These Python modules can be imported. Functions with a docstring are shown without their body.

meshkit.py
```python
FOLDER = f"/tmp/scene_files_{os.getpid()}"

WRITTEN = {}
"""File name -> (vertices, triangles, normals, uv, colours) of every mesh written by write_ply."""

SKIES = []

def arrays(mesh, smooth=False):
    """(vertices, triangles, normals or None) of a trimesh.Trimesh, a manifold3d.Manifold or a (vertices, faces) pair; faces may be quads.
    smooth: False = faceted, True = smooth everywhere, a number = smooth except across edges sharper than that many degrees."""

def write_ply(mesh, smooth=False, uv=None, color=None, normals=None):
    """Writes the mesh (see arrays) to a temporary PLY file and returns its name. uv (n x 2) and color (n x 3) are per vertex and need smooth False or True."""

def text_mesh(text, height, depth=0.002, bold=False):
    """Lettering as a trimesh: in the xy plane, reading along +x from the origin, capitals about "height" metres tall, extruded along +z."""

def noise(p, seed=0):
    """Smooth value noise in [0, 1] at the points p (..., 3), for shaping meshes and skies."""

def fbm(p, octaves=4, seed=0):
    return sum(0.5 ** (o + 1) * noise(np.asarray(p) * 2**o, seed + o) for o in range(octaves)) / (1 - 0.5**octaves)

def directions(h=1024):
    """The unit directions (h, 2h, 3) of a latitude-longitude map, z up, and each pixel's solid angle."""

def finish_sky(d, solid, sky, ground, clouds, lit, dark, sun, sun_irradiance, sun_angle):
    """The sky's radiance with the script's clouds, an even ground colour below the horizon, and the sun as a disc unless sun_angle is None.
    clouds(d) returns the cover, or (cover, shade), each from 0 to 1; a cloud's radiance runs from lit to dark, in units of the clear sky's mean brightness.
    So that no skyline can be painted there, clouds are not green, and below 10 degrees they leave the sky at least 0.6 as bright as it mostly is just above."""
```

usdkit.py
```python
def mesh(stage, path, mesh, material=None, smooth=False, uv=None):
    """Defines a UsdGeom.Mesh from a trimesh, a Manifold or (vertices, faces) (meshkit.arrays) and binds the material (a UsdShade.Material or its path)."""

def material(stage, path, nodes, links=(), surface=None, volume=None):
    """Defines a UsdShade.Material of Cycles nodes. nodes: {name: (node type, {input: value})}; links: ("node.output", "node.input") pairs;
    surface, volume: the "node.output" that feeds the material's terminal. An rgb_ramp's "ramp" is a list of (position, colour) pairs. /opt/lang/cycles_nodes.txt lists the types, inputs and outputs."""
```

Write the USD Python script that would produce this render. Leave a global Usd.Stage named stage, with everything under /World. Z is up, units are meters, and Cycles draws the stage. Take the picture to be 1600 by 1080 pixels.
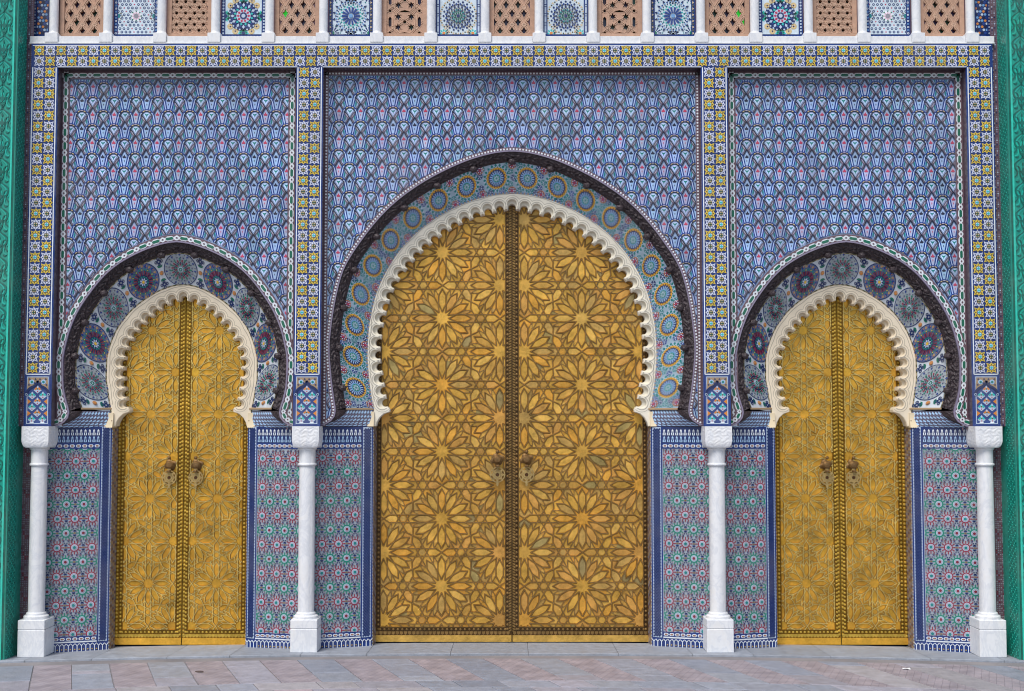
import math, random
import numpy as np
import trimesh, shapely, mapbox_earcut
from shapely.geometry import Polygon, LineString, Point, box as sbox
from shapely.ops import unary_union
from shapely.prepared import prep
from scipy.interpolate import PchipInterpolator
import usdkit, meshkit
from pxr import Usd, UsdGeom, UsdLux, UsdShade, Gf, Sdf, Vt

random.seed(7)
R = np.random.default_rng(7)
PI = math.pi
stage = Usd.Stage.CreateInMemory()
UsdGeom.SetStageUpAxis(stage, UsdGeom.Tokens.z)
UsdGeom.SetStageMetersPerUnit(stage, 1.0)
UsdGeom.Xform.Define(stage, '/World')
UsdGeom.Scope.Define(stage, '/World/Looks')

# ------------------------------------------------------------------ camera, sky, sun, exposure
CAM_D, CAM_H, TAN_P = 20.0, 3.585, 0.0568
cam = UsdGeom.Camera.Define(stage, '/World/camera')
cam.CreateFocalLengthAttr(45.0)
cam.CreateHorizontalApertureAttr(36.0)
cam.CreateVerticalApertureAttr(36.0 * 691 / 1024)
cam.CreateClippingRangeAttr(Gf.Vec2f(0.1, 2000))
cam.CreateExposureAttr(0.55)
_c = UsdGeom.Xformable(cam)
_c.AddTranslateOp().Set(Gf.Vec3d(0, -CAM_D, CAM_H))
_c.AddRotateXOp().Set(90 + math.degrees(math.atan(TAN_P)))

SUN_DIR = np.array([-0.28, -0.62, 1.0]); SUN_DIR /= np.linalg.norm(SUN_DIR)
SUN_EL, SUN_ROT = math.asin(SUN_DIR[2]), math.atan2(SUN_DIR[0], SUN_DIR[1])
skym = usdkit.material(stage, '/World/Looks/sky_air', {
    'sky': ('sky_texture', {'sky_type': 'single_scattering', 'sun_disc': False, 'sun_elevation': SUN_EL, 'sun_rotation': SUN_ROT, 'aerosol_density': 2.0}),
    'grey': ('rgb_to_bw', {}),
    'mx': ('mix', {'mix_type': 'mix', 'fac': 0.10}),
    'bg': ('background_shader', {'strength': 0.095})},
    [('sky.color', 'grey.color'), ('sky.color', 'mx.color1'), ('grey.val', 'mx.color2'), ('mx.color', 'bg.color')])
skym.CreateSurfaceOutput('cycles').ConnectToSource(UsdShade.Shader.Get(stage, '/World/Looks/sky_air/bg').CreateOutput('background', Sdf.ValueTypeNames.Token))
dome = UsdLux.DomeLight.Define(stage, '/World/sky')
UsdShade.MaterialBindingAPI.Apply(dome.GetPrim()).Bind(skym)
sun = UsdLux.DistantLight.Define(stage, '/World/sun')
sun.CreateIntensityAttr(0.50); sun.CreateAngleAttr(28.0); sun.CreateNormalizeAttr(True)
sun.CreateColorAttr(Gf.Vec3f(1.0, 0.97, 0.93))
_m = Gf.Matrix4d(); _m.SetRotate(Gf.Rotation(Gf.Vec3d(0, 0, 1), Gf.Vec3d(*SUN_DIR)))
UsdGeom.Xformable(sun).AddTransformOp().Set(_m)

# ------------------------------------------------------------------ scene tree helpers
USED = {}
def numbered(path):
    k = USED.get(path, 0); USED[path] = k + 1
    return path if k == 0 else f'{path}_{k:03d}'
def tag(p, label=None, cat=None, group=None, kind=None):
    for k, v in (('label', label), ('category', cat), ('group', group), ('kind', kind)):
        if v: p.SetCustomDataByKey(k, v)
    return p
def thing(name, label, cat, group=None, kind=None, loc=(0, 0, 0)):
    x = UsdGeom.Xform.Define(stage, numbered('/World/' + name))
    x.AddTranslateOp().Set(Gf.Vec3d(*map(float, loc)))
    return tag(x.GetPrim(), label, cat, group, kind)
def obj(name, mesh, mat, parent=None, smooth=False, kind=None, label=None, color=None):
    base = str(parent.GetPath()) if parent is not None else '/World'
    path = numbered(f'{base}/{name}')
    m = usdkit.mesh(stage, path, mesh, M[mat], smooth)
    if color is not None:
        pv = UsdGeom.PrimvarsAPI(m).CreatePrimvar('tone', Sdf.ValueTypeNames.Color3fArray, 'vertex')
        pv.Set(Vt.Vec3fArray.FromNumpy(np.asarray(color, np.float32)))
    return tag(m.GetPrim(), label, kind=kind)

# ------------------------------------------------------------------ colours (linear base colours)
def lin(h, k=1.0):
    c = np.array([int(h[i:i + 2], 16) for i in (1, 3, 5)]) / 255.0
    return np.where(c < 0.04045, c / 12.92, ((c + 0.055) / 1.055) ** 2.4) * k
C = {k: lin(v) for k, v in dict(
    white='#dde4ea', pale='#b3c3d6', ltblue='#a5c6e6', sky='#6f9fd0', navy='#172c60', royal='#1c3d84', ink='#1a1e3a', teal='#137a7c',
    turq='#28b4ae', green='#0c6a52', brown='#6d5560', dark='#2b2530', red='#b03a58', maroon='#7a2038', yellow='#dcb23a', orange='#d08338',
    gray='#8d8b93', cream='#cdb994', pink='#d9b7c4', mauve='#857c92', olive='#5d5a35', tan='#a98f6f').items()}

# ------------------------------------------------------------------ materials
M = {}
def mat(name, nodes, links, surface='p.BSDF'):
    M[name] = usdkit.material(stage, '/World/Looks/' + name, nodes, links, surface=surface)
def toned(name, rough=0.3, metallic=0.0, var=0.25, nscale=9.0, dirt=0.25, bumpd=0.002, bumps=120.0, spec=0.5, coat=0.0):
    """colour from the mesh's own tone, with handmade variation, dust in clouds and a slightly wavy surface"""
    mat(name, {
        'at': ('attribute', {'attribute': 'tone'}), 'g': ('geometry', {}),
        'n1': ('noise_texture', {'scale': nscale, 'detail': 5.0, 'roughness': 0.65}),
        'n2': ('noise_texture', {'scale': 1.3, 'detail': 4.0, 'roughness': 0.6}),
        'n3': ('noise_texture', {'scale': bumps, 'detail': 2.0}),
        'mr': ('map_range', {'from_min': 0.25, 'from_max': 0.75, 'to_min': 1 - var, 'to_max': 1 + var}),
        'hs': ('mix', {'mix_type': 'multiply', 'fac': 1.0}),
        'cc': ('combine_xyz', {}),
        'dm': ('map_range', {'from_min': 0.45, 'from_max': 0.8, 'to_min': 0.0, 'to_max': dirt * (1.0 if metallic == 0 else 0.75), 'clamp': True}),
        'dx': ('mix', {'mix_type': 'mix', 'color2': (0.30, 0.27, 0.24) if metallic == 0 else (0.12, 0.09, 0.05)}),
        'rr': ('map_range', {'from_min': 0.3, 'from_max': 0.7, 'to_min': rough * 0.8, 'to_max': rough * 1.35}),
        'b': ('bump', {'strength': 0.5, 'distance': bumpd}),
        'p': ('principled_bsdf', {'metallic': metallic, 'specular_ior_level': spec, 'coat_weight': coat, 'coat_roughness': 0.15})},
        [('g.position', 'n1.vector'), ('g.position', 'n2.vector'), ('g.position', 'n3.vector'), ('n1.fac', 'mr.value'),
         ('mr.result', 'cc.x'), ('mr.result', 'cc.y'), ('mr.result', 'cc.z'), ('at.color', 'hs.color1'), ('cc.vector', 'hs.color2'),
         ('n2.fac', 'dm.value'), ('dm.result', 'dx.fac'), ('hs.color', 'dx.color1'), ('dx.color', 'p.base_color'),
         ('n1.fac', 'rr.value'), ('rr.result', 'p.roughness'), ('n3.fac', 'b.height'), ('b.normal', 'p.normal')])
toned('glazed', rough=0.27, var=0.16, dirt=0.20, bumpd=0.004, bumps=24.0)
toned('brass', rough=0.34, metallic=0.60, var=0.32, nscale=5.0, dirt=0.42, bumpd=0.012, bumps=26.0)
toned('gold', rough=0.27, metallic=0.68, var=0.26, nscale=4.0, dirt=0.22, bumpd=0.010, bumps=22.0)
toned('stone', rough=0.62, var=0.22, nscale=7.0, dirt=0.25, bumpd=0.012, bumps=28.0, spec=0.35)
toned('plaster', rough=0.7, var=0.08, nscale=5.0, dirt=0.16, bumpd=0.004, bumps=60.0, spec=0.3)
toned('bronze', rough=0.45, metallic=0.6, var=0.35, nscale=30.0, dirt=0.4, bumpd=0.01, bumps=90.0)
toned('wood', rough=0.65, var=0.2, nscale=14.0, dirt=0.2, bumpd=0.004, bumps=60.0, spec=0.3)
toned('pane', rough=0.12, var=0.2, nscale=8.0, dirt=0.1)
def marble(name, base, vein, warm):
    mat(name, {
        'g': ('geometry', {}), 'o': ('texture_coordinate', {}),
        'mp': ('mapping', {'rotation': (0.5, 0.7, 0.3), 'scale': (1.6, 1.6, 0.8)}),
        'n': ('noise_texture', {'scale': 2.2, 'detail': 6.0, 'roughness': 0.62, 'distortion': 1.4}),
        'f': ('noise_texture', {'scale': 16.0, 'detail': 5.0}),
        'v': ('rgb_ramp', {'ramp': [(0.0, base), (0.44, base), (0.495, vein), (0.51, vein), (0.56, base), (0.72, warm), (1.0, base)]}),
        'x': ('mix', {'mix_type': 'multiply', 'fac': 0.13}),
        'b': ('bump', {'strength': 0.3, 'distance': 0.004}),
        'p': ('principled_bsdf', {'roughness': 0.38})},
        [('g.position', 'mp.vector'), ('mp.vector', 'n.vector'), ('g.position', 'f.vector'), ('n.fac', 'v.fac'), ('v.color', 'x.color1'),
         ('f.fac', 'x.color2'), ('x.color', 'p.base_color'), ('f.fac', 'b.height'), ('b.normal', 'p.normal')])
marble('marble', (0.80, 0.81, 0.82), (0.71, 0.73, 0.76), (0.79, 0.78, 0.76))
mat('carved_wood', {'g': ('geometry', {}), 'v': ('voronoi_texture', {'scale': 34.0, 'feature': 'f1', 'randomness': 0.9}),
    'n': ('noise_texture', {'scale': 22.0, 'detail': 5.0}),
    'r': ('rgb_ramp', {'ramp': [(0.25, (0.014, 0.010, 0.012)), (0.5, (0.036, 0.024, 0.028)), (0.8, (0.07, 0.05, 0.055))]}),
    'b': ('bump', {'strength': 0.9, 'distance': 0.012}), 'p': ('principled_bsdf', {'roughness': 0.55})},
    [('g.position', 'v.vector'), ('g.position', 'n.vector'), ('n.fac', 'r.fac'), ('r.color', 'p.base_color'), ('v.distance', 'b.height'), ('b.normal', 'p.normal')])
mat('ground', {'g': ('geometry', {}), 'n': ('noise_texture', {'scale': 1.5, 'detail': 8.0}),
    'r': ('rgb_ramp', {'ramp': [(0.3, (0.17, 0.165, 0.175)), (0.7, (0.27, 0.25, 0.255))]}), 'p': ('principled_bsdf', {'roughness': 0.8})},
    [('g.position', 'n.vector'), ('n.fac', 'r.fac'), ('r.color', 'p.base_color')])
mat('pink_brick', {'g': ('geometry', {}), 'mp': ('mapping', {'rotation': (0, 0, 0.36)}),
    'k': ('brick_texture', {'scale': 1.0, 'brick_width': 0.10, 'row_height': 0.075, 'mortar_size': 0.004, 'mortar_smooth': 0.4, 'offset': 0.0,
          'color1': lin('#9c9297'), 'color2': lin('#948c93'), 'mortar': lin('#827a81')}),
    'n': ('noise_texture', {'scale': 4.0, 'detail': 6.0}), 'x': ('mix', {'mix_type': 'overlay', 'fac': 0.55}),
    'b': ('bump', {'strength': 0.6, 'distance': 0.006, 'invert': True}), 'p': ('principled_bsdf', {'roughness': 0.6, 'specular_ior_level': 0.35})},
    [('g.position', 'mp.vector'), ('mp.vector', 'k.vector'), ('g.position', 'n.vector'), ('k.color', 'x.color1'), ('n.fac', 'x.color2'), ('x.color', 'p.base_color'),
     ('k.fac', 'b.height'), ('b.normal', 'p.normal')])
mat('dark_void', {'p': ('principled_bsdf', {'base_color': (0.02, 0.016, 0.014), 'roughness': 0.8})}, [])
mat('lit_pane', {'p': ('principled_bsdf', {'base_color': (0.02, 0.35, 0.03), 'roughness': 0.2, 'emission_color': (0.02, 0.55, 0.03), 'emission_strength': 0.45})}, [])
mat('paper', {'p': ('principled_bsdf', {'base_color': (0.75, 0.75, 0.75), 'roughness': 0.7})}, [])
mat('dry_leaf', {'p': ('principled_bsdf', {'base_color': (0.06, 0.03, 0.015), 'roughness': 0.7})}, [])

# ------------------------------------------------------------------ 2-D pieces -> relief meshes
class Geo:
    """pieces of a flat pattern: points (u, v), height h above the ground of the pattern, colour"""
    def __init__(self): self.p, self.h, self.f, self.c, self.n = [], [], [], [], 0
    def raw(self, p, h, f, c):
        self.p.append(p); self.h.append(h); self.f.append(f + self.n); self.c.append(c); self.n += len(p)
    def poly(self, rings, col, h1, h0=0.0):
        """a piece with a flat top at h1 and sides down to h0"""
        if isinstance(rings, Polygon):
            rings = [np.array(rings.exterior.coords)[:-1]] + [np.array(i.coords)[:-1] for i in rings.interiors]
        elif isinstance(rings, np.ndarray): rings = [rings]
        out = []
        for k, r in enumerate(rings):
            a = 0.5 * np.sum(r[:, 0] * np.roll(r[:, 1], -1) - np.roll(r[:, 0], -1) * r[:, 1])
            out.append(r[::-1] if (a < 0) == (k == 0) else r)
        pts = np.vstack(out)
        if len(out) == 1 and len(pts) == 3: f = np.array([[0, 1, 2]])
        else:
            f = mapbox_earcut.triangulate_float64(pts, np.cumsum([len(r) for r in out]).astype(np.uint32)).reshape(-1, 3).astype(int)
            if len(f) == 0: return
            q = pts[f]; s = (q[:, 1, 0] - q[:, 0, 0]) * (q[:, 2, 1] - q[:, 0, 1]) - (q[:, 1, 1] - q[:, 0, 1]) * (q[:, 2, 0] - q[:, 0, 0])
            f[s < 0] = f[s < 0][:, ::-1]
        n = len(pts); fs = [f]; b = 0
        for r in out:
            i = np.arange(len(r)) + b; j = np.roll(i, -1); b += len(r)
            fs += [np.stack([i, i + n, j + n], 1), np.stack([i, j + n, j], 1)]
        self.raw(np.vstack([pts, pts]), np.r_[np.full(n, h1), np.full(n, h0)], np.vstack(fs), np.tile(col, (2 * n, 1)))
    def geom(self, g, col, h1, h0=0.0, small=1e-6):
        for q in getattr(g, 'geoms', [g]):
            if isinstance(q, Polygon) and q.area > small: self.poly(q, col, h1, h0)
    def arrays(self):
        if not self.p: return None
        return np.vstack(self.p), np.concatenate(self.h), np.vstack(self.f), np.vstack(self.c)
    def add(self, other, du=0.0, dv=0.0, tint=1.0):
        a = other if isinstance(other, tuple) else other.arrays()
        if a is not None: self.raw(a[0] + (du, dv), a[1], a[2], a[3] * tint)
    def build(self, name, matn, mp, parent, kind=None, label=None):
        a = self.arrays()
        if a is None: return None
        v = mp(a[0][:, 0], a[0][:, 1], a[1])
        return obj(name, (v, a[2]), matn, parent, kind=kind, color=a[3], label=label)
def facade(Y):
    return lambda u, v, h: np.stack([u, Y - h, v], 1)
def circ(r, n=16, cx=0.0, cy=0.0, ph=0.0, ry=None):
    t = np.arange(n) * 2 * PI / n + ph
    return np.stack([cx + r * np.cos(t), cy + (ry or r) * np.sin(t)], 1)
def rect(x0, y0, x1, y1): return np.array([[x0, y0], [x1, y0], [x1, y1], [x0, y1]], float)
def rot(p, a):
    c, s = math.cos(a), math.sin(a); p = np.asarray(p, float)
    return p @ np.array([[c, s], [-s, c]])
def curve(pts, n=7):
    p = np.asarray(pts, float)
    if len(p) < 3: return p
    d = np.r_[0, np.cumsum(np.linalg.norm(np.diff(p, axis=0), axis=1))]
    t = np.linspace(0, d[-1], n)
    return np.stack([PchipInterpolator(d, p[:, k])(t) for k in (0, 1)], 1)
def ribbon(pts, w, n=7):
    p = curve(pts, n)
    t = np.gradient(p, axis=0); t /= np.linalg.norm(t, axis=1, keepdims=True) + 1e-12
    nn = np.stack([-t[:, 1], t[:, 0]], 1) * w / 2
    return np.vstack([p - nn, (p + nn)[::-1]])
def star(n, r1, r0, ph=PI / 2, cx=0.0, cy=0.0):
    a = ph + np.arange(2 * n) * PI / n
    r = np.where(np.arange(2 * n) % 2 == 0, r1, r0)
    return np.stack([cx + r * np.cos(a), cy + r * np.sin(a)], 1)
def ringof(kind, n, r0, r1, w, ph=0.0):
    """n small pieces round a centre between radii r0 and r1, half width w"""
    rm = (r0 + r1) / 2
    q = {'kite': [(r0, 0), (rm, -w), (r1, 0), (rm, w)],
         'blade': [(r0, -w * .55), (r1, -w), (r1, w), (r0, w * .55)],
         'wedge': [(r0, -w * .3), (r1 * .8 + r0 * .2, -w), (r1, 0), (r1 * .8 + r0 * .2, w), (r0, w * .3)],
         'tri': [(r0, 0), (r1, -w), (r1, w)], 'tri_in': [(r0, -w), (r1, 0), (r0, w)],
         'bar': [(rm - (r1 - r0) / 2, -w), (rm + (r1 - r0) / 2, -w), (rm + (r1 - r0) / 2, w), (rm - (r1 - r0) / 2, w)]}.get(kind)
    if kind == 'dot': q = circ((r1 - r0) / 2, 6, rm, 0)
    if kind == 'star5': q = star(5, (r1 - r0) / 2, (r1 - r0) / 4.2, 0, rm, 0)
    if kind == 'petal': q = [(r0, 0), (r0 * .7 + r1 * .3, -w), (r0 * .3 + r1 * .7, -w), (r1, 0), (r0 * .3 + r1 * .7, w), (r0 * .7 + r1 * .3, w)]
    return [rot(q, ph + k * 2 * PI / n) for k in range(n)]
def rosette(spec, Rr, h=0.003):
    """spec rows: ('disc', r, colour) or (kind, n, r0, r1, w, colour, phase in steps); radii as fractions of Rr; each row lies a little higher"""
    g = Geo(); hh = 0.0
    for s in spec:
        hb, hh = 0.0, hh + h
        if s[0] == 'disc':
            n = 28; rr = np.array([.35, .7, 1.0]) * Rr * s[1]; k = np.arange(n); j = (k + 1) % n
            P = np.vstack([circ(r, n) for r in rr] + [circ(rr[2], n), [(0, 0)]]); F = [np.stack([np.full(n, 4 * n), k, j], 1)]
            for a in (0, 1, 2): F += [np.stack([a * n + k, (a + 1) * n + k, (a + 1) * n + j], 1), np.stack([a * n + k, (a + 1) * n + j, a * n + j], 1)]
            H = np.full(len(P), hh); H[3 * n:4 * n] = hb
            g.raw(P, H, np.vstack(F), np.tile(C[s[2]], (len(P), 1)))
        else:
            for q in ringof(s[0], s[1], s[2], s[3], s[4], (s[6] if len(s) > 6 else 0) * 2 * PI / s[1]): g.poly(q * Rr, C[s[5]], hh, hb)
    return g
def pieces_of(fn):
    """records a pattern unit as a list of (ring, colour, h1, h0)"""
    L = []
    def add(ring, col, h1, h0=0.0): L.append((np.asarray(ring, float), C[col] if isinstance(col, str) else col, h1, h0))
    fn(add)
    return L
def fill(region, unit, spots, alts=None, tint=0.06):
    """lays the unit at the spots, cut along the edge of the region"""
    g = Geo(); P = prep(region)
    units = [unit] + (alts or [])
    pre = []
    for u in units:
        q = Geo()
        for r, c, h1, h0 in u: q.poly(r, c, h1, h0)
        allp = np.vstack([r for r, *_ in u])
        pre.append((q.arrays(), (*allp.min(0), *allp.max(0))))
    for sp in spots:
        k = sp[2] if len(sp) > 2 else 0
        a, b = pre[k]
        bb = sbox(b[0] + sp[0], b[1] + sp[1], b[2] + sp[0], b[3] + sp[1])
        t = 1 + tint * R.standard_normal() * np.ones(3) + 0.03 * R.standard_normal(3)
        if R.random() < .04: t = t * R.uniform(.68, .86)
        if P.contains(bb): g.add(a, sp[0], sp[1], t)
        elif P.intersects(bb):
            for r, c, h1, h0 in units[k]:
                pg = Polygon(r + (sp[0], sp[1]))
                if P.contains(pg): g.poly(r + (sp[0], sp[1]), c * t, h1, h0)
                elif P.intersects(pg):
                    try: x = pg.buffer(0).intersection(region)
                    except Exception: continue
                    g.geom(x, c * t, h1, h0)
    return g
def boxmesh(x0, y0, z0, x1, y1, z1, bev=0.0):
    if bev <= 0:
        m = trimesh.creation.box(extents=(x1 - x0, y1 - y0, z1 - z0)); m.apply_translation(((x0 + x1) / 2, (y0 + y1) / 2, (z0 + z1) / 2)); return m
    pts = []
    for sx in (0, 1):
        for sy in (0, 1):
            for sz in (0, 1):
                c = np.array([(x0, x1)[sx], (y0, y1)[sy], (z0, z1)[sz]]); d = np.array([1 - 2 * sx, 1 - 2 * sy, 1 - 2 * sz]) * bev
                for k in range(3):
                    e = d.copy(); e[k] = 0; pts.append(c + e)
    return trimesh.convex.convex_hull(np.array(pts))
def cat(ms): return trimesh.util.concatenate(ms)
def tones(m, c): return np.tile(np.asarray(C[c] if isinstance(c, str) else c, float), (len(m.vertices), 1))
def solid(name, m, c, matn, parent, **k):
    return obj(name, m, matn, parent, color=tones(m, c), **k)
def lathe(prof, n=40):
    """prof: (r, z) from the bottom up"""
    p = np.asarray(prof, float); t = np.arange(n) * 2 * PI / n
    v = np.stack([p[:, None, 0] * np.cos(t), p[:, None, 0] * np.sin(t), np.broadcast_to(p[:, None, 1], (len(p), n))], -1).reshape(-1, 3)
    i, j = np.meshgrid(np.arange(len(p) - 1), np.arange(n), indexing='ij'); k = (j + 1) % n
    f = np.stack([i * n + j, i * n + k, (i + 1) * n + k, (i + 1) * n + j], -1).reshape(-1, 4)
    return trimesh.Trimesh(v, np.vstack([f[:, [0, 1, 2]], f[:, [0, 2, 3]]]), process=False)
def floor_z(x, y):
    x, y = np.asarray(x, float), np.asarray(y, float)
    return -0.085 * (np.minimum(np.abs(x), 20) / 7.3) ** 2 - 0.045 * np.clip((y + .2) / 1.0, 0, 1)

# ------------------------------------------------------------------ arch curves
S_OUT = [(0, 6.385), (.16, 6.365), (.39, 6.30), (.765, 6.13), (1.07, 5.915), (1.378, 5.552), (1.59, 5.20), (1.717, 4.83), (1.776, 4.48), (1.765, 4.14), (1.66, 3.70)]
C_OUT = [(0, 7.84), (.20, 7.825), (.55, 7.745), (1.12, 7.51), (1.85, 7.03), (2.36, 6.46), (2.71, 5.85), (2.86, 5.10), (2.895, 4.70), (2.86, 4.23), (2.785, 3.72)]
S_WHT = [(0, 5.76), (.15, 5.735), (.37, 5.654), (.745, 5.405), (.965, 5.17), (1.128, 4.86), (1.212, 4.52), (1.214, 4.25), (1.18, 4.0), (1.125, 3.68)]
C_WHT = [(0, 7.265), (.22, 7.24), (.71, 7.11), (1.39, 6.74), (1.907, 6.194), (2.225, 5.51), (2.325, 4.92), (2.335, 4.60), (2.31, 4.245), (2.225, 3.73)]
S_TIP = [(0, 5.50), (.09, 5.482), (.31, 5.38), (.575, 5.168), (.79, 4.91), (.91, 4.67), (.955, 4.45), (.935, 4.15), (.87, 3.74)]
C_TIP = [(0, 6.99), (.43, 6.905), (.87, 6.73), (1.555, 6.194), (1.946, 5.622), (2.11, 4.968), (2.14, 4.637), (2.085, 4.245), (2.005, 3.74)]
class Path:
    """a curve in the wall (x, z): arc length s from the left foot over the crown to the right foot; t to the outside"""
    def __init__(self, P):
        self.P = np.asarray(P, float)
        d = np.linalg.norm(np.diff(self.P, axis=0), axis=1); self.s = np.r_[0, np.cumsum(d)]; self.L = self.s[-1]
        t = np.gradient(self.P, axis=0); t /= np.linalg.norm(t, axis=1, keepdims=True)
        self.N = np.stack([-t[:, 1], t[:, 0]], 1)
    def at(self, s, t=0.0):
        s = np.asarray(s, float)
        e = np.clip(s, 0, self.L)
        p = np.stack([np.interp(e, self.s, self.P[:, k]) for k in (0, 1)], -1)
        n = np.stack([np.interp(e, self.s, self.N[:, k]) for k in (0, 1)], -1)
        n /= np.linalg.norm(n, axis=-1, keepdims=True)
        tang = np.stack([n[..., 1], -n[..., 0]], -1)
        return p + n * np.asarray(t, float)[..., None] + tang * (s - e)[..., None]
def arch(half, ax, n=120):
    p = np.asarray(half, float)
    d = np.r_[0, np.cumsum(np.linalg.norm(np.diff(p, axis=0), axis=1))]
    t = np.linspace(0, d[-1], n)
    q = np.stack([PchipInterpolator(d, p[:, k])(t) for k in (0, 1)], 1)
    return Path(np.vstack([np.stack([ax - q[:0:-1, 0], q[:0:-1, 1]], 1), np.stack([ax + q[:, 0], q[:, 1]], 1)]))
FLARE = [(0.012, -.09), (.06, -.16), (.15, -.22), (.29, -.262)]         # the foot of the arch curls outwards
def with_flare(path):
    l = path.P[0] + [(-a, b) for a, b in FLARE[::-1]]; r = path.P[-1] + FLARE
    return Path(np.vstack([l, path.P, r]))
BAYS = [dict(ax=-5.32, side=True, x0=-7.195, x1=-3.41, pos='left'), dict(ax=0.0, side=False, x0=-2.995, x1=2.995, pos='middle'),
        dict(ax=5.30, side=True, x0=3.41, x1=7.195, pos='right')]
for b in BAYS:
    o = arch(S_OUT if b['side'] else C_OUT, b['ax'])
    b['out'], b['outf'] = o, with_flare(o)
    b['inn'] = Path(o.at(o.s, -0.155))
    b['wht'] = arch(S_WHT if b['side'] else C_WHT, b['ax'])
    from scipy.ndimage import gaussian_filter1d as _gf
    q = b['wht'].at(np.linspace(0, b['wht'].L, 300)); w = np.clip(1.6 - np.abs(np.linspace(-1, 1, 300)) * 2.4, 0, 1)[:, None]; b['whs'] = Path(np.stack([_gf(q[:, 0], 9, mode='nearest'), _gf(q[:, 1], 9, mode='nearest')], 1) * w + q * (1 - w))
    b['tip'] = arch(S_TIP if b['side'] else C_TIP, b['ax'])
TOP, FOOT = 9.13, 3.452
YF, YP, YB, YW, YD = 0.0, 0.22, 0.335, 0.62, 0.84     # frame, spandrel, inside of brown arch, white arch, doors

# ------------------------------------------------------------------ ground
def grid_sheet(xs, ys, zf):
    X, Y = np.meshgrid(xs, ys, indexing='ij')
    v = np.stack([X, Y, zf(X, Y)], -1).reshape(-1, 3); n = len(ys)
    i, j = np.meshgrid(np.arange(len(xs) - 1), np.arange(n - 1), indexing='ij')
    q = np.stack([i * n + j, (i + 1) * n + j, (i + 1) * n + j + 1, i * n + j + 1], -1).reshape(-1, 4)
    return trimesh.Trimesh(v, np.vstack([q[:, [0, 1, 2]], q[:, [0, 2, 3]]]), process=False)
xs = np.r_[-600, -200, -80, -40, -20, np.linspace(-12, 12, 49), 20, 40, 80, 200, 600]
ys = np.r_[-600, -250, -120, -60, -40, -30, np.linspace(-24, 1.6, 53)]
gz = grid_sheet(xs, ys, lambda x, y: floor_z(x, y) - 0.014)
ground = obj('ground', gz, 'ground', None)
tag(ground, 'grey stone plaza ground stretching away before the gate', kind='structure')
def row_y(x, y): return y - 0.75 * (np.asarray(x) / 7.6) ** 2 * np.clip((-y) / 3.0, 0.15, 1.2)
paving = thing('pavement', 'grey and dusty pink stone slabs laid before the gate', None, kind='structure')
def slab(pts, hz, col, matn):
    """a paving slab with a small chamfer"""
    p = np.asarray(pts, float); c = p.mean(0); n = len(p)
    inn = c + (p - c) * (1 - 0.012 / np.linalg.norm(p - c, axis=1, keepdims=True))
    z0, z1 = floor_z(p[:, 0], p[:, 1]) - 0.03, floor_z(p[:, 0], p[:, 1]) - 0.006 + hz
    z2 = floor_z(inn[:, 0], inn[:, 1]) + hz
    v = np.vstack([np.c_[p, z0], np.c_[p, z1], np.c_[inn, z2]])
    f = []
    for a in range(n):
        b = (a + 1) % n
        f += [(a, b, n + b), (a, n + b, n + a), (n + a, n + b, 2 * n + b), (n + a, 2 * n + b, 2 * n + a)]
    f += [(2 * n, 2 * n + k, 2 * n + k + 1) for k in range(1, n - 1)]
    m = trimesh.Trimesh(v, np.array(f), process=False)
    obj('paving_slab' if matn == 'stone' else 'brick_paving_slab', m, matn, paving, color=np.tile(col, (len(v), 1)) if matn == 'stone' else None)
GREYS = ['#91949f', '#8b909c', '#9a98a2', '#97949d', '#8f929b', '#9b979b', '#868b98']
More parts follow.
